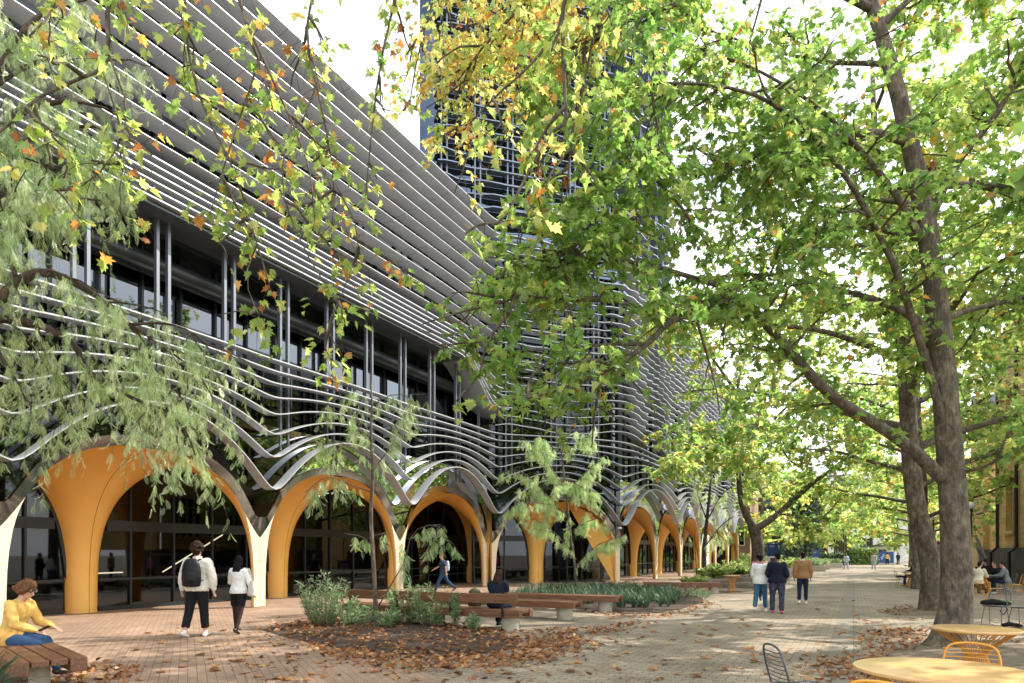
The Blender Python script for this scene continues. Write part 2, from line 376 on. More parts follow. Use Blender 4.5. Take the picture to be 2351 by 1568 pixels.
# ================================================================== ground
def sheet(name, poly, z, mat):
    m = MB(); m.add([(x, y, z) for x, y in poly], [tuple(range(len(poly)))]); o = m.build(name, mat); tag(o, kind='structure'); return o
sheet('ground', [(-400, -400), (400, -400), (400, 700), (-400, 700)], -.012, M['ground'])
sheet('path', [(-16.8, -25), (9.9, -25), (9.9, 130), (-16.8, 130)], 0, M['pave'])
sheet('paved_forecourt', [(-19.5, -25), (-4.6, -25), (-4.7, 7.6), (-9.2, 9.6), (-11.6, 11.2), (-12.9, 14), (-13.4, 22), (-13.0, 29), (-9.9, 33.6), (-9.6, 60), (-19.5, 60)], .004, M['terra'])
sheet('paving_band', [(-.35, 2), (.05, 2), (.05, 60), (-.35, 60)], .004, M['slab'])
sheet('paving_strip', [(.05, 20.2), (1.3, 20.2), (1.3, 20.6), (.05, 20.6)], .004, M['slab'])

# ================================================================== facade path
VAL_A = [.8, 8.0, 15.2, 22.4, 29.6]
CORN = np.array([-10.8, 34.7]); AE = np.array([-15.8, 29.6])
VAL_C = [46.7, 54.6, 62.4, 70.6, 78.0]
pts = [(-15.8, y) for y in np.arange(.8, 29.7, .1)]
LA = len(pts)-1
LB = float(np.linalg.norm(CORN-AE)); nB = int(LB/.1)
pts += [tuple(AE+(CORN-AE)*i/nB) for i in range(1, nB+1)]
pts += [(-10.8, y) for y in np.arange(34.8, 78.05, .1)]
PP = np.array(pts); ds = np.linalg.norm(np.diff(PP, axis=0), axis=1); SS = np.concatenate([[0], np.cumsum(ds)])
def rounded(P, k):
    Q = np.pad(P, ((k, k), (0, 0)), mode='edge'); ker = np.ones(2*k+1)/(2*k+1)
    R2 = np.stack([np.convolve(Q[:, i], ker, mode='valid') for i in range(2)], 1); R2[:k] = P[:k]; R2[-k:] = P[-k:]; return R2
PR = rounded(rounded(PP, 8), 8)
TN = np.gradient(PR, axis=0); TN /= np.linalg.norm(TN, axis=1)[:, None]; NR = np.stack([TN[:, 1], -TN[:, 0]], 1)   # outward
sB0 = 28.8; sB1 = 28.8+LB
VALS = [y-.8 for y in VAL_A] + [sB1] + [sB1 + (y-34.7) for y in VAL_C]
VDEP = {0: 0, 1: 0, 2: 0, 3: 0, 4: .02, 5: -.45, 6: .1, 7: .1, 8: .1, 9: .1, 10: .1}
def wave(s, zv, zp):
    i = np.clip(np.searchsorted(VALS, s, side='right')-1, 0, len(VALS)-2); a = np.array(VALS)[i]; b = np.array(VALS)[i+1]
    u = np.clip((s-a)/(b-a), 0, 1); g = 1-np.abs(2*u-1)**2.05
    g = (np.sqrt(g*g+.0035)-.059)/.944
    dv = np.array([VDEP[k] for k in range(len(VALS))]); d = dv[i]*(1-u)+dv[i+1]*u
    amp = (zp-zv)
    return zv + d*min(1, amp/1.5) + (amp - d*min(1, amp/1.5))*g
def ribbon(mb, zfun, s0, s1, w0, w1, th=.035, step=2, wmod=None, tilt=0.0):
    idx = np.where((SS >= s0-1e-6) & (SS <= s1+1e-6))[0][::step]
    z = zfun(SS[idx]); wo = np.full(len(idx), w1) if wmod is None else w1+wmod(SS[idx])
    z = np.convolve(np.pad(z, 2, mode='edge'), np.array([1, 2, 3, 2, 1])/9., mode='valid')
    inn = PR[idx]+NR[idx]*w0; outp = PR[idx]+NR[idx]*wo[:, None]
    A = np.stack([np.column_stack([inn, z]), np.column_stack([outp, z+tilt]), np.column_stack([outp, z+tilt+th]), np.column_stack([inn, z+th]), np.column_stack([inn, z])], 1)
    mb.grid(A)

bld = thing('campus_building', 'dark glazed building with grey wavy metal louvres above a row of orange arches', 'building', (-15.8, 15, 0))
bld_inv = Vector((15.8, -15, 0))
def part(mb, name, mat, parent=bld, smooth=False, ang=None):
    o = mb.build(name, mat, parent, smooth, ang)
    if parent is bld: o.location = bld_inv
    return o
# --- lower wavy ribbons
LOW = [(3.42, 5.44), (4.45, 5.74), (5.17, 6.07), (5.80, 6.38), (6.32, 6.68), (6.76, 6.96), (7.13, 7.22), (7.47, 7.50)]
for k, (a, b) in enumerate(LOW):
    m = MB(); ribbon(m, lambda s: wave(s, a, b), 0, 78.5, -.14, .24 if k == 0 else .20, .036)
    part(m, 'wavy_ribbon', M['metal'], smooth=True, ang=35)
# --- upper blades on the long front
def endsweep(s, drop, at=26.2, L=2.8):
    u = np.clip((s-at)/L, 0, 1); return -drop*u*u*(3-2*u)
m = MB()
for i in range(6):
    ribbon(m, lambda s, i=i: 10.45+.215*i+endsweep(s, 2.1-.12*i, 25.2, 3.8), 0, 29.6, -1.0 if i == 0 else -.35, .30-.02*i, .038)
part(m, 'fine_louvre_band', M['metal'], smooth=True, ang=35)
m = MB()
for i in range(11):
    e = 28.7+.1*int(6*abs(math.sin(i*2.4)))
    zf = lambda s, i=i: np.full(len(s), 11.85+.585*i)-.3*(10-i)/10*np.clip((s-23)/6, 0, 1)**2
    ribbon(m, zf, 0, e, -.24, .33, .022, tilt=.02)
    for y in np.arange(1.0+.8*(i % 3), 28, 2.4): m.box((-15.76, y, 11.835+.585*i), (.54, .015, .03))
part(m, 'louvre_blade_screen', M['blade'], smooth=True, ang=35)
# blade fins / brackets
m = MB()
for y in np.arange(1.0, 29, 2.4):
    m.box((-16.26, y, 14.9), (.08, .10, 6.2))
part(m, 'louvre_bracket', M['dark'])
# --- louvre screens on the corner and far front
def stepmod(ph, amp): return lambda s: amp*np.clip(2.2*np.sin(2*math.pi*(s/1.35+ph)), -1, 1)*np.sin(s*.37+ph*9)
m = MB(); rr = random.Random(3)
for i in range(24):
    z = 7.86+.41*i
    ribbon(m, lambda s, z=z: np.full(len(s), z)+.16*np.cos((s-sB1)/3.2*math.pi)*math.exp(-(z-7.5)/5)*((s > sB0)), sB0+.2*(i % 3)-.2, 78.5, -.12, .16, .035, step=2, wmod=lambda s, f=stepmod(rr.random(), .07): f(s)+.26*np.clip((s-sB1+.5)/2.5, 0, 1)*np.exp(-np.clip(s-sB1-3, 0, 99)/14.)-.08*(s < sB1-1))
part(m, 'stacked_louvre_screen', M['metal'], smooth=True, ang=35)
# --- glass and slabs behind
m = MB(); PI_ = lambda off: PR[::4]+NR[::4]*off
def wall(mb, off, z0, z1, s0=0, s1=79):
    idx = [i for i in range(0, len(SS), 4) if s0-.01 <= SS[i] <= s1+.01]
    q = PR[idx]+NR[idx]*off
    A = np.stack([np.column_stack([q, np.full(len(q), z0)]), np.column_stack([q, np.full(len(q), z1)])], 1); mb.grid(A)
wall(m, -1.0, 5.4, 7.6); wall(m, -1.0, 7.6, 17.6, 28.4, 79); wall(m, -1.15, 10.9, 17.6, 0, 29.2)
part(m, 'facade_glazing', M['glass_up'], smooth=True)
m = MB(); wall(m, -1.7, 7.6, 10.4, 0, 29); part(m, 'recessed_glazing', M['glass_strip'], smooth=True)
m = MB()
wall(m, -2.6, 4.6, 17.5)
for z in (7.45, 10.35, 13.6, 17.3):
    for i in range(0, len(SS)-4, 4):
        a, b = PR[i]+NR[i]*-1.05, PR[min(i+4, len(SS)-1)]+NR[min(i+4, len(SS)-1)]*-1.05; c, d = b-NR[min(i+4, len(SS)-1)]*1.6, a-NR[i]*1.6
        if z == 10.35 or SS[i] > 28 or z == 7.45 or z > 11: m.prism([a, b, c, d], z-.12, z+.12)
part(m, 'floor_slab', M['dark'])
m = MB()
for s in np.arange(.6, 78, 1.2):
    i = int(np.argmin(abs(SS-s))); p = PR[i]; n = NR[i]
    rot = math.atan2(TN[i][1], TN[i][0])
    for (off, z0, z1) in ((-1.66, 7.6, 10.35), (-.95, 5.4, 7.45), (-1.1, 11.2, 17.5)):
        if off == -1.66 and s > 28.5: off, z0, z1 = -.95, 7.6, 10.35
        if off == -1.1 and s > 28.5: off = -.95
        q = p+n*off; m.box((q[0], q[1], (z0+z1)/2), (.06, .10, z1-z0), rot)
part(m, 'mullion', M['dark'])
m = MB(); m.prism([(-15.95, -4), (-15.95, 29.3), (-30, 29.3), (-30, -4)], 17.85, 18.15); m.prism([(-11.2, 36), (-11.2, 77), (-30, 77), (-30, 36)], 17.75, 18.0)
part(m, 'roof', M['dark'])
m = MB(); m.box((-29, 36, 9), (.3, 80, 17.6)); m.box((-22, -4, 9), (13, .3, 17.6)); m.box((-21, 77.6, 9), (18, .3, 17.4))
part(m, 'rear_wall', M['dark'])
m = MB(); m.tube([(-17.0, .5, 9.45), (-17.0, 28.3, 9.45)], .30, 14); part(m, 'service_duct', M['dark'], smooth=True, ang=40)
m = MB(); m.box((-16.6, 14.5, 10.38), (1.9, 27.4, .06)); part(m, 'soffit', M['steel'])
# paired columns of the recess
m0 = None
for i in range(-4, 10):
    for dy in (0, .33):
        y = 9.62+2.13*i+dy
        if y > 28.9: continue
        m = MB(); m.box((-16.22, y, 7.65), (.11, .085, 5.5)); part(m, 'steel_column', M['steel'])
for s in np.arange(29.6, 77, 2.4):
    for dd in (0, .3):
        i = int(np.argmin(abs(SS-s-dd))); q = PR[i]-NR[i]*.52; m = MB(); m.box((q[0], q[1], 11.3), (.08, .08, 12.4), math.atan2(TN[i][1], TN[i][0])); part(m, 'steel_column', M['steel'])

M['seam'] = simple('seam_line', (.16, .075, .02), .7)
# ================================================================== orange arcade
H = 4.38
def fz(r, r0, R):
    a = np.clip((R-r)/(R-r0), 0, 1); return H*(1-a**2.2)**(1/3.5)
def arc_run(org, du, front, back, D, r0f=.22, r0b=.42, ext=0.0):
    org = np.array([*org, 0.0]); du = np.array([*du, 0.0]); nv = np.array([-du[1], du[0], 0])   # nv inward (left of travel)
    L = lambda u, v, z: org+du*u+nv*v+UP*z
    u0, u1 = front[0], front[-1]; ue = u1+ext
    cols = [(f, 0.0, r0f, 1) for f in front] + [(b, D, r0b, -1) for b in back]
    Rb = 3.6
    for ci, (cu, cv, r0, sg) in enumerate(cols):
        m = MB(); nth = 37; A = []
        for k in range(nth):
            th = math.pi*k/(nth-1); dx, dv = math.cos(th), sg*math.sin(th)
            rb = 12.0
            if dv > 1e-6: rb = min(rb, (D-cv)/dv)
            if dv < -1e-6: rb = min(rb, (0-cv)/dv)
            if abs(dx) > 1e-6:
                lim = ((ue if sg < 0 or cu == u1 else u1)-cu)/dx if dx > 0 else (u0-cu)/dx
                rb = min(rb, max(lim, .02))
            for cj, (ou, ov, _, _) in enumerate(cols):
                if cj == ci: continue
                ex, ey = ou-cu, ov-cv; q = dx*ex+dv*ey
                if q > 1e-6: rb = min(rb, (ex*ex+ey*ey)/2/q)
            row = []
            for ph in np.linspace(0, 1, 26):
                z01 = math.sin(ph*math.pi/2)**(2/3.5); r = Rb-(Rb-r0)*max(0, 1-z01**3.5)**(1/2.2)
                if r >= rb: r = rb
                row.append(L(cu+dx*r, cv+dv*r, float(fz(np.array(r), r0, Rb))))
            row.append(L(cu+dx*rb, cv+dv*rb, float(fz(np.array(min(rb, 12)), r0, Rb))))
            A.append(row)
        m.grid(A, flip=(sg < 0)); vo = part(m, 'arch_vault', M['orange'], smooth=True, ang=60)
        m = MB()
        for k in ((18,) if sg < 0 else (7, 29)):
            m.tube([q+sg*nv*.004 for q in A[k][:-1]], .006, 4)
        so_ = m.build('panel_seam', M['seam'], vo)
    zs = np.concatenate([np.linspace(0.02, 2.12, 6), np.linspace(2.2, 4.0, 12), np.linspace(4.05, H, 10)])
    rz = lambda z, r0: Rb-(Rb-r0)*np.clip(1-(np.clip(z, 0, H)/H)**3.5, 0, 1)**(1/2.2)
    ve = 3.35
    def wz(z): return 0 if z < 2.12 else float(rz(np.array(ve), r0f))*min(1, ((z-2.12)/(ve-2.12)))**.85
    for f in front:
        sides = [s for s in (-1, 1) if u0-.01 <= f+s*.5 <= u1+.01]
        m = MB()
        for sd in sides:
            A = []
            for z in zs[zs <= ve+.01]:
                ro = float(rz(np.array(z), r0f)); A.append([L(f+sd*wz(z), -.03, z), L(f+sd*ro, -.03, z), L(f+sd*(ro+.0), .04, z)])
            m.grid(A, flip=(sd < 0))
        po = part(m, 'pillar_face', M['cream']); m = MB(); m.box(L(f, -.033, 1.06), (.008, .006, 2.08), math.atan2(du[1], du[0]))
        for z in (1.42,): m.box(L(f, -.033, z), (.42, .005, .006), math.atan2(du[1], du[0]))
        m.build('panel_seam', M['seam'], po)
        mi = MB(); gl = MB()
        for sd in sides:
            nb = [x for x in front if (x-f)*sd > .1]
            if not nb: continue
            half = abs(min(nb, key=lambda x: abs(x-f))-f)/2
            C = [(wz(z), z) for z in np.linspace(2.12, ve, 10)]+[(float(rz(np.array(z), r0f)), z) for z in np.linspace(ve+.08, H*.999, 16)]
            C = [c for c in C if c[0] < half]+[(half, H)]
            C = np.array(C); tg = np.gradient(C, axis=0); tg /= np.linalg.norm(tg, axis=1)[:, None]; nn = np.stack([-tg[:, 1], tg[:, 0]], 1)
            I = C+nn*.25; I[:, 0] = np.clip(I[:, 0], 0, half); I[0] = (0, 2.75)
            I[:, 1] = np.maximum.accumulate(I[:, 1])
            mi.grid([[L(f+sd*a[0], -.03, a[1]), L(f+sd*b[0], -.11, b[1])] for a, b in zip(C, I)], flip=(sd > 0))
            gl.grid([[L(f+sd*b[0], -.055, b[1]), L(f+sd*b[0], -.055, max(5.6, b[1]))] for b in I], flip=(sd > 0))
        part(mi, 'mirror_trim', M['mirror'], smooth=True, ang=50); part(gl, 'spandrel_glass', M['glass_up'])
    # glazing between back columns
    bb = sorted(back); spans = [(a, b) for a, b in zip(bb[:-1], bb[1:])]
    if bb[0] > u0: spans.insert(0, (u0-.3, bb[0]))
    if bb[-1] < u1+ext-1: spans.append((bb[-1], u1+.3))
    for a, b in spans:
        def top(u):
            h = H
            for c in bb:
                r = abs(u-c); h = min(h, float(fz(np.array(r), r0b, Rb)) if r > r0b else 0)
            return max(.05, h)
        us = np.linspace(a, b, 61); v = D-.03
        g = MB(); g.grid([[L(u, v, .03), L(u, v, top(u))] for u in us])
        wo = part(g, 'window', M['glass'])
        fr = MB(); out = [L(u, v-.03, top(u)-.03) for u in us if top(u) > .2]
        if out:
            fr.tube([L(us[2], v-.03, .05)]+out+[L(us[-3], v-.03, .05)], .06, 6)
            fa = math.atan2(du[1], du[0])
            for z, hh in ((2.45, .30), (.9, .07), (.06, .12)):
                ok = [u for u in us if top(u) > z+.1]
                fr.box(L((ok[0]+ok[-1])/2, v-.03, z), (ok[-1]-ok[0], .07, hh), fa)
            n = max(2, int(round((b-a)/1.55)))
            for k in range(1, n):
                u = a+(b-a)*k/n; fr.box(L(u, v-.03, top(u)/2), (.06, .08, top(u)), fa)
        fo = fr.build('frame', M['dark'], wo)
    return L
LA_ = arc_run((-16.25, .8), (0, 1), [y-.8 for y in VAL_A], [y-.8-3.6 for y in VAL_A[1:]]+[32.4], 3.0, ext=3.6)
bd = (CORN-AE)/LB; bn = np.array([-bd[1], bd[0]])
ob = AE+bn*.45
arc_run(ob, bd, [0, LB], [LB*.47], 2.6)
PC = [34.7, 43.2, 50.2, 57.2, 64.2, 71.2, 78.0]
arc_run((-11.3, 34.7), (0, 1), [y-34.7 for y in PC], [y-34.7 for y in (39, 46.7, 53.7, 60.7, 67.7, 74.6)], 2.7)
# interior
m = MB(); m.prism([(-19.2, .9), (-19.2, 27), (-16.5, 31), (-13.2, 35.5), (-13.2, 77), (-28, 77), (-28, .9)], .006, .03); part(m, 'interior_floor', M['inner_floor'])
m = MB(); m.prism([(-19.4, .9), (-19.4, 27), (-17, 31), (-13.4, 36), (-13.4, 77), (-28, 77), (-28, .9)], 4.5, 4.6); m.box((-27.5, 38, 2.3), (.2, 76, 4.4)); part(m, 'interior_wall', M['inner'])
m = MB()
for (a, b) in (((-23, 16.9, .95), (-23, 19.6, 2.40)), ((-23.4, 14.2, .95), (-23.2, 16.2, .98)), ((-22.6, 8.6, .9), (-22.6, 10.2, .92))): m.tube([a, b], .024, 6)
part(m, 'lit_handrail', emit('handrail_light', (1, .72, .45), 6.0))
m = MB()
for i in range(9): m.box((-23.9, 16.4+.42*i, .22*(i+1)), (1.6, .42, .06))
m.box((-24.7, 18, 1.6), (.08, 4, .1)); part(m, 'stair', M['inner_floor'])
m = MB()
for (x, y) in ((-22.5, 11.5), (-23, 17.3), (-22, 24.5), (-21.5, 21), (-15.5, 40), (-15.5, 50)): m.box((x, y, 4.43), (.9, .12, .05))
part(m, 'ceiling_light', emit('ceiling_light', (1, .85, .65), 4.0))
for (x, y) in ((-22.3, 15.4), (-22.3, 22.6), (-22.3, 8.2)):
    m = MB(); m.lathe([(.42, .03), (.44, 2), (.55, 3), (.9, 4), (1.6, 4.45)], (x, y, 0), 20, False); part(m, 'interior_column', M['orange'], smooth=True)
m = MB()
for (x, y) in ((-21.2, 10.2), (-21.0, 20.5), (-21.4, 24.8), (-20.9, 17.6)):
    m.box((x, y, .74), (.8, 1.6, .04)); m.box((x, y-.7, .37), (.6, .06, .72)); m.box((x, y+.7, .37), (.6, .06, .72)); m.box((x+.1, y+.2, 1.0), (.05, .5, .34))
part(m, 'interior_desk', M['white'])
# mural panel with drawn marks on far front
m = MB(); m.box((-11.55, 60.7, 1.75), (.08, 3.2, 3.0)); mu = part(m, 'mural_panel', M['white'])
m = MB(); rr = random.Random(9)
for k in range(46):
    y = 59.3+2.8*rr.random(); z = .5+2.3*rr.random(); p = [(-11.50, y, z)]
    for _ in range(5): y += .16*(rr.random()-.5); z += .22*(rr.random()-.5); p.append((-11.50, y, z))
    m.tube(p, .018, 4)
m.build('drawn_marks', M['black'], mu)
# security camera
cp = G(1433, 1345); tcam = thing('security_camera', 'small white dome security camera on the steel trim of the corner pillar', 'security camera', (CORN[0]-.12, CORN[1]-.28, 2.95))
m = MB(); m.lathe([(.10, .06), (.11, .0), (.09, -.04)], n=14); m.build('housing', M['white'], tcam, True, 40)
m = MB(); m.ell((0, 0, -.05), (.075, .075, .075)); m.build('dome', M['black'], tcam, True)

# ================================================================== tower behind
tw = thing('louvred_tower', 'tall glass tower with jagged grey louvre fins rising behind the louvred front', 'tower', (-14, 34, 0))
def tpart(m, name, mat, **k):
    o = m.build(name, mat, tw, **k); o.location = (14, -34, 0); return o
TA = np.array([-18.4, 27.3]) + bn*.9; TB = CORN+bn*.9-bd*.3
m = MB(); zt0, zt1 = 18.3, 52.0
cor = [(TA[0], TA[1]), (TB[0], TB[1]), (TB[0], TB[1]+12), (TA[0]-5, TB[1]+12), (-23.3, 34.9)]
m.prism(cor, zt0-2.0, zt1); tpart(m, 'glass_wall', M['glass_blue'])
m = MB(); ci = [(x*.97-.45, y*.97+1.2) for x, y in cor]; m.prism(ci, zt0-2.0, zt1-.1); tpart(m, 'core_wall', M['dark'])
m = MB(); TL = float(np.linalg.norm(TB-TA)); td = (TB-TA)/TL; tn = np.array([td[1], -td[0]]); rr = random.Random(5)
nl = int((zt1-zt0)/.62)
for k in range(nl):
    z = zt0+.62*k; ph = rr.random()*6.3; A = []
    us = np.arange(0.8, TL+.01, .35)
    for u in us:
        wv = .42+.20*max(-1, min(1, 2.2*math.sin(u*2.3+ph)))*(.5+.5*math.sin(u*.7+k*.35))
        p = TA+td*u+tn*.06; q = p+tn*wv
        A.append([(*p, z), (*q, z), (*q, z+.05), (*p, z+.05), (*p, z)])
    m.grid(A)
    A = []
    for u in np.arange(0, 11.9, .5):
        p = np.array([TB[0]+.06, TB[1]+u]); q = p+np.array([.42+.2*max(-1, min(1, 2.2*math.sin(u*2+ph))), 0])
        A.append([(*p, z), (*q, z), (*q, z+.05), (*p, z+.05), (*p, z)])
    m.grid(A)
tpart(m, 'louvre_fins', M['metal_dark'])
m = MB()
for u in np.arange(1.0, TL, 1.7):
    for dd in (0, .28):
        p = TA+td*(u+dd)+tn*.36; m.box((*p, (zt0+zt1)/2), (.07, .07, zt1-zt0), math.atan2(td[1], td[0]))
for u in np.arange(1.0, 11, 1.7):
    for dd in (0, .28): m.box((TB[0]+.36, TB[1]+u+dd, (zt0+zt1)/2), (.07, .07, zt1-zt0))
tpart(m, 'vertical_bar', M['steel'])
# ================================================================== trees
def twig_arrays(T, r0):
    "T: (N,k,3) twig polylines -> thin three sided tubes as one mesh"
    T = np.asarray(T, float); n, k, _ = T.shape
    d = unit(T[:, -1]-T[:, 0]); a = np.cross(d, [0, 0, 1.0]); a[np.linalg.norm(a, axis=1) < .1] = (1, 0, 0); a = unit(a); b = np.cross(d, a)
    r = (np.asarray(r0)*np.ones(n))[:, None]*np.linspace(1, .35, k)[None]; V = np.empty((n, k, 3, 3))
    for j in range(3):
        an = 2*math.pi*j/3; V[:, :, j] = T + r[..., None]*(math.cos(an)*a+math.sin(an)*b)[:, None]
    F_ = []
    for i in range(k-1):
        for j in range(3): F_.append([i*3+j, i*3+(j+1) % 3, (i+1)*3+(j+1) % 3, (i+1)*3+j])
    F_ = np.array(F_); FL = (np.arange(n)[:, None, None]*(k*3)+F_[None]).ravel()
    return V.reshape(-1, 3), FL, np.full(n*len(F_), 4)
def crown_mesh(T, r0, tpl, p, d, nrm, size, tone, lmat, tmat, parent):
    "twigs and leaves of one crown"
    TV, TF, TS = twig_arrays(T, r0); LV, LF_, LS, LT = leaf_arrays(tpl, p, d, nrm, size, tone)
    me = npmesh('crown', np.concatenate([LV, TV]), np.concatenate([LF_, TF+len(LV)]), np.concatenate([LS, TS]), lmat, {'tone': np.concatenate([LT, np.zeros(len(TS))])})
    me.materials.append(tmat); mi = np.zeros(len(LS)+len(TS), np.int32); mi[len(LS):] = 1; me.polygons.foreach_set('material_index', mi); me.update()
    STAT.append((parent['label'][:40], len(p), len(T))); return link('crown', me, parent)
STAT = []

def along(P, fr):
    P = np.asarray(P); d = np.linalg.norm(np.diff(P, axis=0), axis=1); c = np.concatenate([[0], np.cumsum(d)]); s = np.asarray(fr)*c[-1]
    q = np.stack([np.interp(s, c, P[:, i]) for i in range(3)], -1); e = np.stack([np.interp(np.minimum(s+.02*c[-1], c[-1]), c, P[:, i])-np.interp(np.maximum(s-.02*c[-1], 0), c, P[:, i]) for i in range(3)], -1)
    return q, unit(e), c[-1]

def sub_limbs(rng, P, dens, lmin, lmax, f0=.25, flat=.35, droop=.15, bias=None):
    "side branches of limb P"
    _, _, L = along(P, [0.]); n = max(1, int(L*(1-f0)*dens)); fr = f0+(1-f0)*rng.random(n); q, e, _ = along(P, fr); out = []
    for i in range(n):
        rv = rng.normal(size=3); rv[2] *= flat
        d = unit(e[i]*.75+unit(rv)*.9+(0 if bias is None else np.array(bias)))
        ln = (lmin+(lmax-lmin)*rng.random())*(1.05-.45*fr[i]); k = 6; s = np.linspace(0, 1, k)[:, None]
        c = q[i]+d*ln*s+np.array([0, 0, -droop*ln])*s**2+np.cumsum(rng.normal(size=(k, 3))*ln*.03, 0)*(s > 0)
        out.append(c)
    return out

def twigs_of(rng, limbs, dens, lmin, lmax, f0=.1, droop=.3, flat=.6):
    T = []
    for P in limbs:
        _, _, L = along(P, [0.]); n = max(1, int(L*(1-f0)*dens)); fr = np.clip(f0+(1-f0)*rng.random(n)**.8, 0, 1); q, e, _ = along(P, fr)
        rv = rng.normal(size=(n, 3)); rv[:, 2] *= flat; d = unit(e*.5+unit(rv)*.95); ln = (lmin+(lmax-lmin)*rng.random(n))[:, None, None]
        s = np.linspace(0, 1, 4)[None, :, None]
        c = q[:, None]+d[:, None]*ln*s+np.array([0, 0, -1.])*droop*ln*s**2+rng.normal(size=(n, 4, 3))*.02*ln*(s > 0)
        T.append(c)
    return np.concatenate(T)

def leaves_on(rng, T, per, size, tone, sd=.25, spread=.06, down=.35, upn=1.0, f0=.15):
    n = len(T); m = n*per; i = np.repeat(np.arange(n), per); f = f0+(1-f0)*rng.random(m); x = f*(T.shape[1]-1); a = np.minimum(x.astype(int), T.shape[1]-2); w_ = (x-a)[:, None]
    p = T[i, a]*(1-w_)+T[i, a+1]*w_; e = unit(T[i, a+1]-T[i, a])
    rv = rng.normal(size=(m, 3)); d = unit(e*.5+unit(rv)*np.array([1, 1, .5])+np.array([0, 0, -down])); p = p+d*spread*rng.random((m, 1))
    nr = unit(rng.normal(size=(m, 3))*.6+np.array([0, 0, upn]))
    sz = size*(.65+.6*rng.random(m)); ct = np.repeat(tone+sd*.6*rng.normal(size=n), per)+sd*.5*rng.normal(size=m)
    return p, d, nr, sz, np.clip(ct, 0, 1)

def limb_tubes(mb, limbs, n=8, it=1):
    for P, a, b in limbs:
        Q = smoothline(P, it); k = len(Q); f = np.linspace(0, 1, k); mb.tube(Q, a+(b-a)*f**.85, n)

def make_tree(seed, name, label, trunk, tr, limbs, cat='tree', group=None, bark=None, leaf=None, tpl=T_MAPLE, lsize=.17, tone=.4, sd=.22, per=9,
              sub=(1.1, .9, 2.4), tw=(5.0, .35, .9), autos=(), droop=.3, extra_tone=None, sub2=None, base=None, nside=14, keep=None, hang=None):
    rng = np.random.default_rng(seed)
    b0 = trunk[0] if base is None else base
    t = thing(name, label, cat, (b0[0], b0[1], 0), 0, group); off = Vector((-b0[0], -b0[1], 0))
    mb = MB(); Q = smoothline(trunk, 2); f = np.linspace(0, 1, len(Q)); rr_ = np.interp(f, np.linspace(0, 1, len(tr)), tr)
    mb.tube(Q, rr_, nside)
    limb_tubes(mb, limbs)
    subs = []
    LP = [smoothline(P, 1) for P, a, b in limbs]
    for P in LP: subs += sub_limbs(rng, P, sub[0], sub[1], sub[2])
    if sub2:
        s2 = []
        for P in subs: s2 += sub_limbs(rng, P, sub2[0], sub2[1], sub2[2], .2)
        for P in s2: mb.tube(P, np.linspace(.012, .005, len(P)), 4)
        subs2 = s2
    else: subs2 = []
    for P in subs: mb.tube(P, np.linspace(.028, .009, len(P)), 5)
    o = mb.build('trunk', bark or M['bark'], t, True); o.location = off
    T = twigs_of(rng, LP+subs+subs2, *tw, droop=droop)
    if keep is not None: T = T[keep(T[:, -1])]
    if hang is not None: T = np.concatenate([T, hang])
    p, d, nr, sz, tn = leaves_on(rng, T, per, lsize, tone, sd)
    if extra_tone is not None: tn = np.clip(tn+extra_tone(p, rng), 0, 1)
    o = crown_mesh(T, .005, tpl, p, d, nr, sz, tn, leaf or M['leaf'], M['bark_dark'], t); o.location = off
    return t, len(p)

def auto_limbs(seed, base, z0, z1, n, rad, rise=.45, r0=.12, lean=(0, 0), az=None, shrink=.55):
    "n limbs spiralling out of a trunk between z0 and z1, reaching rad metres"
    rng = np.random.default_rng(seed); out = []
    for i in range(n):
        f = i/max(1, n-1); z = z0+(z1-z0)*f; a = (i*2.399+rng.random()*.6) if az is None else az[0]+(az[1]-az[0])*rng.random()
        L = rad*(1-shrink*f)*(.8+.35*rng.random()); k = 7; s = np.linspace(0, 1, k)
        x = base[0]+lean[0]*z+np.cos(a)*L*s; y = base[1]+lean[1]*z+np.sin(a)*L*s; zz = z+rise*L*(s-.35*s*s)
        P = np.column_stack([x, y, zz]); P[1:] += np.cumsum(rng.normal(size=(k-1, 3))*.05*L/3, 0); out.append((P, r0*(1-.5*f), .025))
    return out
PX = lambda *q: [W(*a) for a in q]

# ================================================================== people
def fuse(mb, name, mat, parent, voxel=.012, it=4, wob=0.0):
    "join overlapping volumes of mb into one continuous skin"
    me = bpy.data.meshes.new(name); me.from_pydata(mb.v, [], mb.f); me.update()
    o = bpy.data.objects.new('work', me); COL.objects.link(o)
    r = o.modifiers.new('r', 'REMESH'); r.mode = 'VOXEL'; r.voxel_size = voxel
    s = o.modifiers.new('s', 'SMOOTH'); s.iterations = it; s.factor = .5
    dg = bpy.context.evaluated_depsgraph_get(); dg.update(); ev = o.evaluated_get(dg); nm = bpy.data.meshes.new_from_object(ev)
    bpy.data.objects.remove(o); bpy.data.meshes.remove(me); nm.name = name
    if wob:
        n = len(nm.vertices); V = np.empty(n*3, np.float32); nm.vertices.foreach_get('co', V); V = V.reshape(-1, 3); Nn = np.empty(n*3, np.float32); nm.vertices.foreach_get('normal', Nn); Nn = Nn.reshape(-1, 3)
        ph = wob*(np.sin(V[:, 2]*62+V[:, 0]*33+np.sin(V[:, 1]*29)*2)+.8*np.sin(V[:, 0]*48-V[:, 2]*27+V[:, 1]*41)); V += Nn*ph[:, None]; nm.vertices.foreach_set('co', V.ravel())
    nm.materials.clear(); nm.materials.append(mat); nm.polygons.foreach_set('use_smooth', np.ones(len(nm.polygons), bool)); nm.update()
    return link(name, nm, parent)

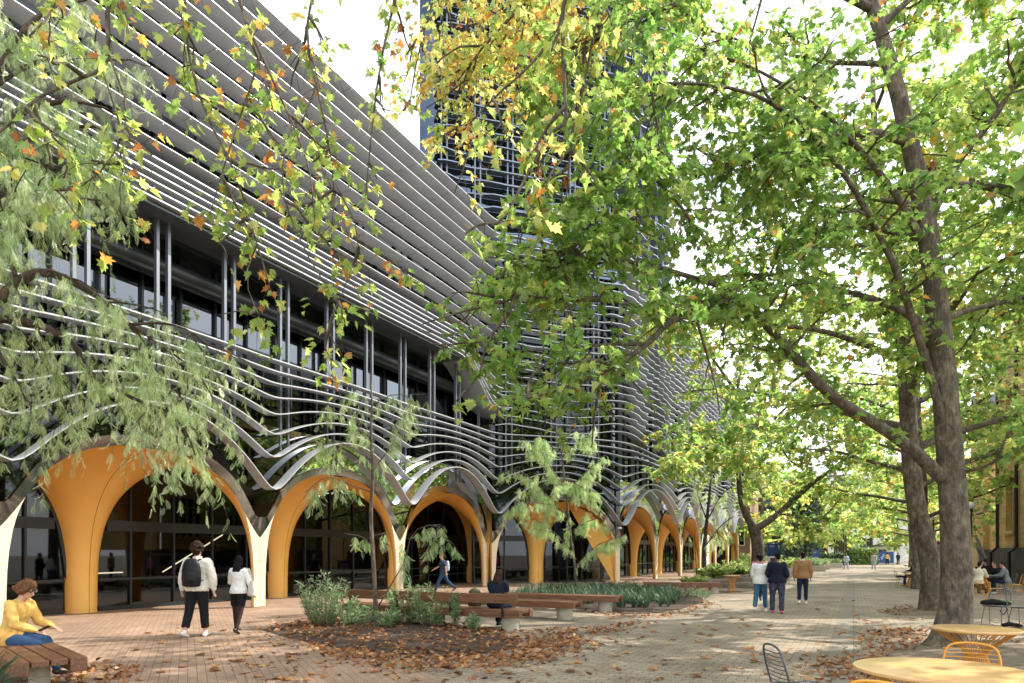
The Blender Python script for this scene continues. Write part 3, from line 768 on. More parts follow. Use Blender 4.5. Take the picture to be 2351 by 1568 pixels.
def adir(fwd, out, side):   # limb direction: swung forward / out to the side, measured from straight down
    f, o = R_(fwd), R_(out); return np.array([side*math.sin(o), math.sin(f)*math.cos(o), -math.cos(f)*math.cos(o)])
def person(label, loc, heading, H=1.72, legs=((14, 6, 3), (-14, 12, 3)), arms=(((-10, 10), (5, 6)), ((12, 10), (30, 4))), lean=2, head=(0, 0, 0), skin=SKIN1, top=None, puff=.0, toplen=.0, sleeve=1.0,
           bottom=None, blen=1.0, loose=.012, shoes=None, hair=None, style='short', bw=1.0, seat=None, group=None, vox=.012, neckline=None, tights=None, collar=None, hands=True, pattern=None, hips=1.0, under=None):
    k = H/1.75; rz = math.atan2(-heading[0], heading[1])
    t = thing('person', label, 'person', (loc[0], loc[1], 0), rz, group); X = np.array([1., 0, 0])
    s = np.array([0, math.sin(R_(lean)), math.cos(R_(lean))]); P = np.array([0, 0, 0.])
    J = {}
    for i, sd in enumerate((-1, 1)):
        a, kn, sp = legs[i]; h = np.array([sd*.088*hips, 0, -.02]); kd = h+.43*adir(a, sp, sd); an = kd+.42*adir(a-kn, sp*.5, sd); J[sd] = [h, kd, an, a-kn]
    low = min(J[-1][2][2], J[1][2][2]); P0 = np.array([0, 0, (.085-low) if seat is None else (seat/k+.09)])
    for sd in J: J[sd] = [J[sd][0]+P0, J[sd][1]+P0, J[sd][2]+P0, J[sd][3]]
    T = lambda d: P0+s*d
    A = {}
    for i, sd in enumerate((-1, 1)):
        (u, v) = arms[i]; sh = T(.46)+X*sd*.175*bw; el = sh+.28*adir(u[0], u[1], sd); wr = el+.25*adir(v[0], v[1], sd); A[sd] = [sh, el, wr]
    nod, yaw, tiltx = head
    hd = np.array([math.sin(R_(tiltx)), math.sin(R_(lean+nod)), math.cos(R_(lean+nod))]); hd /= np.linalg.norm(hd); nb = T(.50); hc = nb+hd*.185
    fy_ = np.array([math.sin(R_(yaw))*-1, math.cos(R_(yaw)), 0]); fy_ = unit(fy_-hd*np.dot(fy_, hd)); fx_ = np.cross(fy_, hd); ax = [fx_, fy_, hd]
    HP = lambda a, b, c: hc+fx_*a+fy_*b+hd*c
    def torso(m, g, d0, d1, gb=0.0):
        ds = np.array([-.10, 0, .10, .22, .34, .43, .49]); ra = np.array([.135*hips, .155*hips, .135+.01*hips, .128, .158*bw, .165*bw, .10]); rb = np.array([.10, .115, .10, .095, .115, .10, .07])
        dd = np.linspace(d0, d1, 9); m.tube([T(x)+np.array([0, .01, 0]) for x in dd], np.interp(dd, ds, ra)+g+gb*np.clip((.12-dd)/.12, 0, 1), 16, True, X, np.interp(dd, ds, rb)+g+gb*np.clip((.12-dd)/.12, 0, 1))
    def hand(m, sd):
        w_ = A[sd][2]; d = unit(A[sd][2]-A[sd][1]); cr = unit(np.cross(d, [0, 0, 1.]) if abs(d[2]) < .9 else np.array([0, 1., 0])); up = np.cross(cr, d)
        pw = cr; m.tube([w_-d*.02, w_+d*.03, w_+d*.085], [.022, .034, .036], 8, True, pw, [.018, .017, .015])
        for q, (o_, ln) in enumerate(((-.027, .062), (-.009, .074), (.009, .070), (.026, .055))):
            b = w_+d*.08+pw*o_; m.tube([b, b+d*ln*.5-up*.006*(q+1)*.6, b+d*ln*.92-up*.022], [.0088, .0083, .0070], 6, True, round_=True)
        m.tube([w_+d*.02-pw*.026, w_+d*.055-pw*.052-up*.008, w_+d*.085-pw*.058-up*.02], [.013, .010, .008], 6, True, round_=True)
    SC = lambda m: (setattr(m, 'v', [(a*k, b*k, c*k) for a, b, c in m.v]), m)[1]
    m = MB(); torso(m, -.012, -.1, .49); m.tube([T(.45), nb+hd*.03, nb+hd*.10], [.075, .054, .052], 12)
    m.ell(HP(0, .0, .015), (.074, .092, .105), 16, 12, ax); m.ell(HP(0, .03, -.055), (.052, .062, .062), 14, 10, ax)
    m.tube([HP(0, .088, .01), HP(0, .108, -.022), HP(0, .098, -.03)], [.009, .014, .010], 8, round_=True); m.ell(HP(0, .083, -.062), (.022, .012, .011), 8, 6, ax); m.ell(HP(0, .078, -.1), (.024, .02, .018), 8, 6, ax)
    for sd in (-1, 1):
        m.ell(HP(sd*.074, -.012, -.01), (.010, .019, .03), 8, 6, ax)
        h, kn, an, sa = J[sd]; m.tube([h, h*.5+kn*.5, kn, kn*.6+an*.4, an], [.078*hips, .068, .05, .05, .034], 12, round_=True)
        m.ell(T(.45)+X*sd*.15*bw, (.06, .055, .055), 10, 8); sh, el, wr = A[sd]; m.tube([sh, el, el*.6+wr*.4, wr], [.048, .037, .036, .025], 10, round_=True)
        if hands: hand(m, sd)
        f = np.array([0, math.cos(R_(sa*.5)), math.sin(R_(sa*.5))]); m.tube([an+np.array([0, -.03, -.04]), an+f*.06+np.array([0, 0, -.05]), an+f*.14+np.array([0, 0, -.06])], [.03, .035, .024], 8, round_=True)
    fuse(SC(m), 'body', skin, t, vox*.62 if hands else vox, 2)
    e = MB()
    for sd in (-1, 1): e.ell(HP(sd*.032, .080, .008), (.012, .008, .006), 8, 6, ax); e.tube([HP(sd*.018, .09, .03), HP(sd*.05, .078, .03)], .004, 5)
    SC(e).build('eyes_and_brows', HAIRK, t, True)
    if top:
        m = MB(); torso(m, .018+puff, -.07-toplen, .50, .026+max(0, hips-1)*.05); m.tube([T(.44), nb+hd*.025], [.105, .070], 12)
        for sd in (-1, 1):
            sh, el, wr = A[sd]; m.ell(T(.445)+X*sd*.13*bw, (.085, .075+puff, .06+puff), 12, 8)
            e2 = sh+(el-sh)*min(1, sleeve*2); pts = [sh, sh*.5+e2*.5, e2]; rs = [.066+puff*.7, .060+puff*.95, .055+puff]
            if sleeve > .5: w2 = el+(wr-el)*(sleeve-.5)*1.9; pts += [el*.5+w2*.5, w2]; rs += [.052+puff, .037+puff*.4]
            m.tube(pts, rs, 12, round_=True)
        if neckline: m.tube([T(.46), nb+hd*.045], [.085, .066], 12)
        fuse(SC(m), 'top' if not neckline else neckline, top, t, vox, 3, .0022)
    if under:
        for sd in (-1, 1):
            sh, el, wr = A[sd]; m = MB(); m.tube([sh, sh*.5+el*.5, el, el*.5+wr*.5, wr], [.064, .058, .052, .046, .036], 12, True); SC(m).build('sleeve', under, t, True)
    if collar:
        m = MB(); m.tube([T(.475), nb+hd*.07], [.098, .080], 14); SC(m).build('collar', collar, t, True)
    def legset(m, g, ln, tp=0.0):
        for sd in (-1, 1):
            h, kn, an, sa = J[sd]
            if ln > .55: q = kn+(an-kn)*(ln-.5)*2; m.tube([h+np.array([0, 0, .0]), h*.5+kn*.5, kn, kn*.5+q*.5, q], [.084*hips+g, .078*hips+g, .058+g, .052+g*1.1, .042+g*1.3-tp], 14, True)
            else: q = h+(kn-h)*ln*2; m.tube([h+np.array([0, 0, .02]), h*.5+q*.5, q], [.090*hips+g, .088*hips+g, .082+g], 14, True)
            m.ell(h+np.array([0, -.018, -.01]), (.080*hips+g, .092*hips+g*.8, .085), 12, 8)
    if tights:
        m = MB(); legset(m, .003, 1.0, 0); fuse(SC(m), 'tights', tights, t, vox, 2)
    if bottom:
        m = MB(); legset(m, loose, blen); torso(m, .010, -.10, .05); fuse(SC(m), 'trousers' if blen > .55 else 'shorts', bottom, t, vox, 3, .0018)
    if shoes:
        for sd in (-1, 1):
            h, kn, an, sa = J[sd]; m = MB(); a_ = R_(sa if seat is None else 0); f = np.array([0, math.cos(a_), math.sin(a_)]); u = np.array([0, -math.sin(a_), math.cos(a_)])
            b = an-u*.045; m.tube([b-f*.06, b-f*.02, b+f*.06, b+f*.13, b+f*.165], [.034, .040, .042, .040, .030], 12, True, X, [.036, .042, .036, .027, .018], True); m.tube([an+u*.03, b], [.040, .040], 10)
            fuse(SC(m), 'shoe', shoes, t, vox*.8, 2)
    if hair:
        m = MB()
        if style == 'curly':
            rg = random.Random(4)
            for i in range(64):
                a = rg.random()*6.28; z = rg.random()*1.75-.75; rr2 = math.sqrt(max(0, 1-min(1, abs(z))**2)); q = (math.cos(a)*rr2*.098, math.sin(a)*rr2*.104-.022, z*.112+.05)
                if q[1] > .03 and q[2] < .05: continue
                m.ell(HP(*q), (.034, .034, .034), 7, 5)
            m.ell(HP(0, -.015, .04), (.088, .098, .098), 14, 10, ax); m.ell(HP(0, -.05, -.03), (.078, .06, .07), 12, 8, ax)
        elif style == 'short': m.ell(HP(0, -.014, .032), (.081, .098, .096), 14, 10, ax); m.ell(HP(0, -.055, -.03), (.066, .05, .06), 12, 8, ax)
        elif style == 'long':
            m.ell(HP(0, -.014, .03), (.083, .098, .098), 14, 10, ax); m.tube([HP(0, -.045, .04), HP(0, -.062, -.06), HP(0, -.085, -.17), HP(0, -.10, -.255)], [.082, .088, .092, .088], 14, True, fx_, [.06, .062, .052, .034])
            for sd in (-1, 1): m.tube([HP(sd*.07, -.01, .03), HP(sd*.082, -.02, -.08), HP(sd*.085, -.04, -.2)], [.022, .028, .022], 8)
        elif style == 'bob':
            m.ell(HP(0, -.015, .035), (.092, .108, .10), 16, 10, ax); m.tube([HP(0, -.05, .05), HP(0, -.075, -.02), HP(0, -.09, -.075)], [.095, .112, .095], 14, True, fx_, [.075, .085, .06])
            for sd in (-1, 1): m.tube([HP(sd*.072, .035, .05), HP(sd*.09, .01, -.01), HP(sd*.095, -.03, -.065)], [.03, .04, .028], 8, True)
            m.tube([HP(0, -.12, -.045), HP(0, -.175, -.075), HP(0, -.21, -.06)], [.05, .03, .008], 8)
            for i in range(16):
                a = i*.42-3.2; m.tube([HP(.05*math.sin(a), -.02+.05*math.cos(a), .13), HP(.095*math.sin(a), -.02+.11*math.cos(a), .05), HP(.112*math.sin(a), -.03+.12*math.cos(a), -.055)] if math.cos(a) < .55 else [HP(.05*math.sin(a), .0, .13), HP(.07*math.sin(a), .07, .09)], [.02, .018, .010] if math.cos(a) < .55 else [.02, .012], 6)
        fuse(SC(m), 'hair', hair, t, vox*.75, 2, .0015)
    t['j'] = [float(x) for x in (*(A[1][2]*k), *(A[-1][2]*k), *(T(.3)*k), *(hc*k))]
    return t
def wpt(t, i):
    v = Vector(t['j'][3*i:3*i+3]); return np.array(Matrix.Translation(t.location) @ Matrix.Rotation(t.rotation_euler[2], 4, 'Z') @ v)
C_ = lambda n, c, **k: cloth(n, c, **k)
offwhite = C_('offwhite_wool', (.72, .68, .61)); whitek = C_('white_knit', (.80, .80, .82)); blackc = C_('black_cloth', (.012, .012, .014)); denim = C_('blue_denim', (.030, .068, .145)); ddenim = C_('dark_denim', (.014, .022, .050))
mustard = C_('mustard_jersey', (.66, .42, .12)); navy = C_('navy_jersey', (.012, .016, .030)); tan = C_('tan_corduroy', (.34, .19, .085)); grey = C_('grey_jersey', (.16, .17, .18)); paleblue = C_('pale_blue', (.42, .50, .60)); sheer = C_('sheer_tights', (.035, .024, .022)); creamc = C_('cream_shirt', (.62, .56, .44)); pinkc = C_('pink_top', (.62, .12, .30)); tealc = C_('teal_vest', (.03, .05, .09)); olive = C_('olive_sleeve', (.24, .18, .09))
yellowc = C_('yellow_jersey', (.60, .42, .10)); canvas = C_('canvas_bag', (.60, .56, .48)); camo = C_('camo_canvas', (.10, .10, .05), var=.7)
leather = simple('black_leather', (.007, .008, .011), .5, 0, .2, 12.0, .2, .3); shoew = simple('white_shoe', (.75, .74, .72), .5); shoek = simple('black_shoe', (.015, .015, .015), .35)
spec = C_('speckled_leggings', (.05, .055, .09), var=.9)
street = np.array([0, 1.0]); toB = np.array([-.42, .90])
imgR = RGT[:2]
g = G(452, 1462); man = person('person in an off-white fleece and black trousers, seen from behind with a black backpack on', g, (-.40, .92), 1.83, ((-9, 13, 3), (7, 2, 3)), (((-4, 16), (2, 4)), ((4, 16), (6, 4))), 3, (-4, 0, 0), SKIN1, offwhite, .030, .02, 1.0, blackc, .90, .024, shoew, HAIRD, 'curly', 1.12, vox=.011, collar=offwhite)
bp = thing('backpack', 'black leather backpack worn over an off-white fleece', 'backpack', man.location, man.rotation_euler[2])
c0 = np.array(man['j'][6:9]); bz = c0[2]
m = MB(); prof = [(-.31, .15, .06), (-.28, .18, .09), (-.14, .192, .11), (.02, .185, .11), (.14, .16, .09), (.21, .12, .065), (.24, .08, .03)]
m.tube([c0+np.array([0, -.225, d]) for d, a, b in prof], [a for d, a, b in prof], 18, True, (1, 0, 0), [b for d, a, b in prof]); m.tube([c0+np.array([0, -.30, d]) for d in (-.22, -.18, -.05, 0)], [.11, .12, .12, .09], 14, True, (1, 0, 0), [.03, .055, .055, .03])
fuse(m, 'bag_body', leather, bp, .011, 3)
for sd in (-1, 1):
    m = MB(); m.tube([c0+np.array([sd*.06, -.16, .17]), c0+np.array([sd*.10, -.07, .235]), c0+np.array([sd*.115, .06, .19]), c0+np.array([sd*.14, .15, .02]), c0+np.array([sd*.17, .06, -.16]), c0+np.array([sd*.14, -.17, -.2])], .022, 8, True, (1, 0, 0), .008); m.build('strap', leather, bp, True)
    m = MB(); m.tube([c0+np.array([sd*.165, -.20, -.05]), c0+np.array([sd*.17, -.25, -.055])], .012, 6); m.build('buckle', M['metal'], bp)
g = G(547, 1454); wom = person('person with long black hair in a white knit top, black shorts and sheer tights', g, (-.30, .95), 1.60, ((10, 2, 3), (-12, 16, 3)), (((14, 16), (75, -25)), ((2, 22), (18, 10))), 2, (4, 0, 0), SKIN1, whitek, .012, -.02, .98, blackc, .36, .012, shoek, HAIRK, 'long', .92, tights=sheer, vox=.011)
tote = thing('tote_bag', 'pale canvas tote bag hanging from the shoulder of the white knit top', 'bag', wom.location, wom.rotation_euler[2])
c1 = np.array(wom['j'][6:9]); m = MB(); q = c1+np.array([.30, -.03, -.17]); m.tube([q+np.array([0, 0, z]) for z in (-.20, -.18, -.02, .12)], [.15, .17, .15, .11], 14, True, (.75, -.65, 0), [.04, .06, .05, .02]); fuse(m, 'bag_body', canvas, tote, .011, 2, .003)
for sd in (-1, 1):
    m = MB(); m.tube([q+np.array([sd*.06, -sd*.05, .10]), q+np.array([sd*.02-.05, -.02*sd, .36]), c1+np.array([.165, -.01+.012*sd, .205])], .012, 6, True, (1, 0, 0), .004); m.build('handle', canvas, tote, True)
# seated person on the front left bench, looking at a phone
SG = np.array([-9.98, 5.10]); hdg = np.array([.90, .43])
girl = person('person with a brown bob in a mustard top sitting on the front bench', SG, hdg, 1.70, ((84, 60, 2), (76, 82, -9)), (((28, 4), (72, -10)), ((20, 8), (70, -20))), 17, (14, 0, 0), SKIN1, mustard, .012, .06, .98, denim, 1.0, .020, shoek, HAIRB, 'bob', 1.0, seat=.46, vox=.0095)
hj = np.array(girl['j'][0:3]); gl_ = MB(); hc_ = np.array(girl['j'][9:12]); 
for sd in (-1, 1):
    ring = [hc_+np.array([sd*.034+.022*math.cos(a), .092, -.012+.020*math.sin(a)]) for a in np.linspace(0, 6.28, 13)]; gl_.tube(ring, .0025, 4, False)
    gl_.tube([hc_+np.array([sd*.056, .09, -.01]), hc_+np.array([sd*.08, .0, .0])], .0022, 4)
gl_.build('glasses', M['metal'], girl)
ph = thing('phone', 'dark smartphone held in the hand of the mustard top', 'phone', wpt(girl, 0)+np.array([.105, .05, .028]), girl.rotation_euler[2]); m = MB(); m.bbox((0, 0, 0), (.072, .145, .008), 0, .003); o = m.build('case', M['black'], ph); o.rotation_euler = (R_(28), R_(-12), 0)
m = MB(); m.box((0, 0, .0052), (.064, .132, .0012)); o2 = m.build('screen', leather, ph); o2.rotation_euler = o.rotation_euler
# person passing the arches
g = G(1018, 1359); person('blurred person in dark vest and jeans walking left past the arches', g, -imgR*.95+np.array([.2, -.1]), 1.72, ((30, 10, 2), (-26, 22, 2)), (((-26, 8), (-6, 4)), ((30, 8), (60, 2))), 6, (0, 0, 0), SKIN1, tealc, .012, .0, .35, denim, 1.0, .014, shoek, HAIRB, 'short', 1.0)
walker = bpy.data.objects[[o.name for o in bpy.data.objects if o.get('label', '').startswith('blurred')][0]]; walker['label'] = 'person in a dark vest and jeans striding left past the arches'
b2 = thing('backpack', 'pale grey backpack on the person striding past the arches', 'backpack', walker.location, walker.rotation_euler[2]); cw = np.array(walker['j'][6:9]); m = MB(); m.tube([cw+np.array([0, -.21, d]) for d in (-.26, -.2, 0, .14, .18)], [.11, .14, .14, .11, .06], 14, True, (1, 0, 0), [.05, .08, .085, .06, .03]); fuse(m, 'bag_body', paleblue, b2, .014, 3)
for sd in (-1, 1):
    m = MB(); m.tube([cw+np.array([sd*.09, -.15, .15]), cw+np.array([sd*.11, 0, .215]), cw+np.array([sd*.12, .13, .08]), cw+np.array([sd*.15, -.13, -.18])], .018, 6, True, (1, 0, 0), .007); m.build('strap', paleblue, b2, True)
# seated woman on the backrest bench
person('person with long brown hair in a dark hooded vest on the backrest bench', (-6.95, 13.10), (-.05, 1), 1.66, ((86, 84, 5), (86, 74, 5)), (((24, 8), (66, -8)), ((24, 8), (70, -14))), 12, (12, 0, 0), SKIN1, navy, .024, .02, .25, ddenim, 1.0, .018, shoek, HAIRD, 'long', 1.0, seat=.47, collar=navy, under=olive)
sw = [o for o in bpy.data.objects if o.get('label', '').startswith('person with long brown')][0]
bb_ = thing('backpack', 'camouflage backpack standing on the bench beside the hooded vest', 'backpack', (-7.45, 13.05, .465), .1)
m = MB(); m.tube([(0, 0, z) for z in (0.02, .05, .25, .36, .41)], [.14, .16, .16, .13, .06], 14, True, (1, 0, 0), [.09, .11, .11, .09, .05]); m.tube([(0, -.12, z) for z in (.05, .1, .2, .24)], [.09, .11, .11, .08], 12, True, (1, 0, 0), [.02, .045, .045, .02]); fuse(m, 'bag_body', camo, bb_, .012, 3)
m = MB(); m.tube([(-.04, 0, .40), (0, 0, .46), (.04, 0, .40)], .008, 6); m.build('handle', M['black'], bb_, True)
for sd in (-1, 1):
    m = MB(); m.tube([(sd*.06, .09, .38), (sd*.08, .15, .28), (sd*.09, .12, .06)], .018, 6, True, (1, 0, 0), .006); m.build('strap', M['black'], bb_, True)
# three friends (and one half hidden) walking up the path
grp = 'friends walking away up the path'
g = G(1746, 1405); person('person in a loose white sweatshirt and blue jeans, walking away beside the navy top', g, (.05, 1), 1.62, ((-12, 14, 3), (12, 2, 3)), (((8, 9), (40, -10)), ((0, 9), (16, 2))), 2, (0, 0, 0), SKIN3, whitek, .040, .02, .95, C_('jeans_teal', (.05, .13, .22)), .93, .016, shoew, HAIRK, 'short', 1.0, hands=True)
g = G(1784, 1408); person('person in a navy sweatshirt and speckled leggings, walking away in the middle', g, (.05, 1), 1.66, ((4, 3, 3), (-3, 8, 3)), (((0, 15), (55, -12)), ((0, 15), (55, -12))), 3, (2, 45, 0), SKIN2, navy, .030, .0, .95, spec, 1.0, .020, C_('pink_shoe', (.55, .10, .18)), HAIRK, 'short', 1.06, hips=1.2)
g = G(1843, 1387); person('person in a tan jacket with pale collar and dark jeans, walking away on the right', g, (-.05, 1), 1.68, ((-5, 9, 2), (4, 3, 1)), (((-8, 9), (2, 6)), ((4, 9), (14, 2))), 2, (0, 20, 0), SKIN2, tan, .030, .02, 1.0, ddenim, .93, .012, shoew, HAIRK, 'short', 1.08, collar=creamc)
g = G(1741, 1378); person('person in a pink top half hidden behind the white sweatshirt', g, (.05, 1), 1.62, ((14, 6, 3), (-14, 14, 3)), top=pinkc, puff=.01, bottom=ddenim, shoes=shoek, hair=HAIRK, skin=SKIN3, hands=False, vox=.018)
# far walkers
for px, py, Hh, tp, bt, lab, hd2, st in ((1943, 1309, 1.65, paleblue, paleblue, 'distant person in pale clothes with a dark bag before the hedge', (.4, -1), 'long'), (2006, 1309, 1.75, C_('pale_print_shirt', (.45, .45, .47), var=.4), paleblue, 'distant person in light shirt and pale jeans walking towards the viewer', (0, -1), 'short'), (2037, 1297, 1.72, yellowc, blackc, 'distant person in a yellow top and black trousers', (0, 1), 'short'), (2062, 1297, 1.72, ddenim, blackc, 'distant person in dark blue beside the blue hoarding', (.1, 1), 'short')):
    g = G(px, py); person(lab, g, hd2, Hh, ((14, 4, 3), (-14, 14, 3)), (((10, 8), (50, -10)), ((-10, 8), (30, 0))), top=tp, puff=.012, bottom=bt, loose=.02, shoes=shoew if bt is paleblue else shoek, hair=HAIRK, style=st, skin=SKIN3, hands=False, vox=.018)
# people at the tables on the right
sit = dict(legs=((86, 84, 4), (84, 78, 4)), arms=(((30, 8), (78, -14)), ((34, 8), (80, -10))), seat=.45, vox=.014, hands=True)
person('person in a grey jumper and jeans sitting sideways at the dark table', W(2312, 1270, 27.5), (-.85, .1), 1.7, lean=12, head=(4, 0, 0), skin=SKIN1, top=grey, puff=.014, toplen=.04, bottom=ddenim, shoes=shoew, hair=HAIRK, style='short', **sit)
person('person in a cream shirt with back turned, sitting at the dark table with a laptop', W(2246, 1270, 27), (.45, .9), 1.7, lean=10, head=(6, 0, 0), skin=SKIN1, top=creamc, puff=.012, toplen=.04, bottom=blackc, shoes=shoek, hair=HAIRK, style='short', **sit)
person('person with reddish brown hair in black, leaning over the dark table', W(2289, 1270, 29.3), (-.5, -.6), 1.7, lean=16, head=(10, 0, 0), skin=SKIN1, top=blackc, puff=.012, toplen=.04, bottom=blackc, shoes=shoek, hair=simple('hair_auburn', (.10, .025, .012), .45, 0, .3, 40., .6), style='short', **sit)
person('person in navy sitting farthest back by the sandstone wall', W(2266, 1270, 33), (-.9, -.3), 1.75, lean=8, head=(4, 0, 0), skin=SKIN1, top=navy, puff=.012, toplen=.04, bottom=blackc, shoes=shoek, hair=HAIRD, style='short', **sit)
person('person in black sitting behind the laptop, next to the trunk', W(2250, 1270, 31), (.3, -.9), 1.7, lean=10, head=(8, 0, 0), skin=SKIN1, top=blackc, puff=.012, toplen=.04, bottom=blackc, shoes=shoek, hair=HAIRK, style='long', **sit)
person('person in black sitting half hidden behind the mottled trunk', W(2100, 1270, 34.2), (-.9, .1), 1.7, lean=8, skin=SKIN1, top=blackc, puff=.012, toplen=.04, bottom=blackc, shoes=C_('orange_shoe', (.6, .2, .05)), hair=HAIRK, style='long', **sit)
# ================================================================== benches, tables, chairs
def bench(label, c, rot, L, wd, back=False, n=4, peds=(-.36, .36), pr=.20, group='timber benches on concrete pedestals', dark=False):
    t = thing('timber_bench', label, 'bench', (c[0], c[1], 0), rot, group); pw = wd/n
    for i in range(n):
        y = -wd/2+pw*(i+.5); m = MB(); e = .0; m.bbox((0, y, .415), (L-.02*((i*7) % 3), pw-.018, .07 if 0 < i < n-1 else .16), 0, .006); o = m.build('seat_plank', M['wood'], t)
        if not (0 < i < n-1): o.location.z = -.04
    for p in peds:
        m = MB(); m.lathe([(pr, -.01), (pr, .30), (pr*.99, .345)], (p*L, 0, 0), 28); m.build('concrete_pedestal', M['concrete'], t, True, 40)
        m = MB(); m.box((p*L, 0, .358), (.12, wd*.9, .03)); m.build('bracket', M['black'], t)
    if back:
        m = MB(); m.bbox((0, -wd/2-.09, .70), (L, .09, .20), 0, .008); m.build('backrest', M['wood'], t)
        for p in (-.44, -.15, .15, .42):
            m = MB(); m.box((p*L, -wd/2-.03, .50), (.05, .02, .38)); m.build('backrest_post', M['black'], t)
    return t
bench('long timber bench with a backrest beam, beside the leafy mulch bed', (-8.55, 13.06), .0, 4.7, .70, True, peds=(-.38, .02, .42))
bench('timber bench without a back, second from the leafy bed', (-8.35, 15.85), .0, 4.5, .66, peds=(-.34, .05, .42))
bench('timber bench bordering the strap leaf planting', (-8.0, 18.4), .02, 4.3, .64, peds=(-.3, .1, .40))
bench('timber bench farther up the path, in front of a small yellow table', (-6.3, 28.2), .25, 3.1, .6, peds=(-.38, .1, .40))
lv = np.array([.945, -.326]); wv_ = np.array([-.326, -.945]); pc = np.array([-7.92, 4.86])-lv*1.9+wv_*.36
bench('dark timber slat bench at the lower left, with a person in mustard sitting on it', pc, math.atan2(lv[1], lv[0]), 3.8, .74, n=4, peds=(-.3, .34), pr=.11)
rg = random.Random(8)
def wire_table(label, c, r, mat=None, group='round yellow wire tables', h=.73):
    t = thing('wire_table', label, 'table', (c[0], c[1], 0), 0, group)
    m = MB(); m.lathe([(r-.03, h-.03), (r-.004, h-.026), (r, h-.012), (r-.004, h-.002), (r-.012, h)], n=56); m.build('table_top', mat or M['tabletop'], t, True, 40)
    m = MB(); nr = 36
    for i in range(nr):
        a = 2*math.pi*i/nr; a2 = a+.25
        P = [(r*.9*math.cos(a), r*.9*math.sin(a), h-.035), (r*.62*math.cos(a), r*.62*math.sin(a), h-.13), (.115*math.cos(a2), .115*math.sin(a2), h-.29), (.115*math.cos(a2), .115*math.sin(a2), h-.36), (.27*r/.5*math.cos(a2), .27*r/.5*math.sin(a2), .01)]
        m.tube(smoothline(P, 1), .0052, 5)
    for rr_, z in ((r*.9, h-.036), (.115, h-.33), (.27*r/.5, .012)): m.tube([(rr_*math.cos(a), rr_*math.sin(a), z) for a in np.linspace(0, 2*math.pi, 41)], .006, 5, False)
    m.build('wire_base', M['yellow'] if mat is None else mat, t, True); return t
wire_table('large round yellow table in the lower right corner, its top lit by the sun', (.62, 6.38), .63)
wire_table('small round yellow table before the thick leaning trunk', (1.34, 10.05), .49)
wire_table('small yellow table behind the farther timber bench', (-4.55, 29.6), .34)
wire_table('orange wire table half hidden by the mottled trunk, next to a black bag chair', W(2092, 1270, 33.4)[:2], .40)
def chair_proto(label, mat, group):
    t = thing('wire_chair', label, 'chair', (0, 0, 0), 0, group); w2 = .22
    m = MB()   # back hoop
    m.tube(smoothline([(-w2, -.19, .44), (-w2-.005, -.23, .58), (-w2+.01, -.27, .74), (-w2+.06, -.285, .81), (0, -.29, .828), (w2-.06, -.285, .81), (w2-.01, -.27, .74), (w2+.005, -.23, .58), (w2, -.19, .44)], 2), .010, 8); m.build('back_hoop', mat, t, True)
    m = MB()
    for i in range(8):
        z = .50+.038*i; y = -.205-.075*(z-.5)/.3; m.tube(smoothline([(-w2+.0, y, z), (-.1, y-.035, z), (.1, y-.035, z), (w2-.0, y, z)], 1), .0045, 5)
    m.build('backrest', mat, t, True)
    m = MB()
    m.tube(smoothline([(-w2, -.19, .44), (-w2-.01, .05, .435), (-w2+.02, .2, .45), (0, .225, .452), (w2-.02, .2, .45), (w2+.01, .05, .435), (w2, -.19, .44), (0, -.2, .43), (-w2, -.19, .44)], 2), .008, 6, False)
    for i in range(10): m.tube([(-.19+.042*i, -.19, .438), (-.19+.042*i, .0, .425), (-.19+.042*i, .205, .45)], .0042, 5)
    for y in (-.1, 0, .1): m.tube([(-w2, y, .436), (0, y, .424), (w2, y, .436)], .0042, 5)
    m.build('seat', mat, t, True)
    for sx in (-1, 1):
        for sy, yb in ((1, .22), (-1, -.25)):
            m = MB(); m.tube([(sx*.17, sy*.12, .43), (sx*.205, yb, .0)], .008, 6); m.build('leg', mat, t, True)
    KIDS[t.name] = children(t); return t
ych = chair_proto('yellow wire chair between the two near yellow tables', M['yellow'], 'yellow wire chairs'); place(ych, (.93, 7.22, 0), R_(172))
gch = chair_proto('dark grey wire chair at the left of the large yellow table', simple('grey_wire', (.10, .11, .13), .3, .6), 'dark wire chairs'); place(gch, (-.42, 6.72, 0), R_(-62))
def chair(src, loc, rz, label):
    c = copy_tree(src); return place(c, loc, rz, label)
chair(ych, (.22, 5.25, 0), R_(-15), 'yellow wire chair tucked under the near side of the large yellow table')
chair(ych, (*W(2249, 1270, 20.3)[:2], 0), R_(160), 'yellow wire chair right beside the thick trunk, with its back to the path')
chair(ych, (*W(2283, 1270, 23.5)[:2], 0), R_(250), 'yellow wire chair standing at an angle in front of the seated group')
chair(ych, (*W(2345, 1270, 22)[:2], 0), R_(80), 'yellow wire chair at the right edge, facing the seated group')
chair(ych, (*W(2330, 1270, 26.5)[:2], 0), R_(95), 'yellow wire chair behind the grey jumper')
bc1 = chair(gch, (*W(2285, 1270, 15.6)[:2], 0), R_(150), 'dark wire chair holding a black and green bag')
bc2 = chair(gch, (*W(2350, 1270, 15.2)[:2], 0), R_(200), 'dark wire chair at the right edge with a small dark bag beneath')
bc3 = chair(gch, (*W(2070, 1270, 32.6)[:2], 0), R_(-80), 'dark wire chair with a black bag, left of the mottled trunk')
for px, t_, lab in ((2244, 27.3, 'dark wire chair under the cream shirt'), (2314, 27.8, 'dark wire chair under the grey jumper'), (2290, 29.6, 'dark wire chair under the person with auburn hair'), (2267, 33.3, 'dark wire chair of the farthest sitter in navy'), (2250, 31.3, 'dark wire chair behind the laptop')):
    chair(gch, (*W(px, 1270, t_)[:2], 0), R_({2244: -27, 2314: 90, 2290: 140, 2267: 110, 2250: 160}[px]), lab)
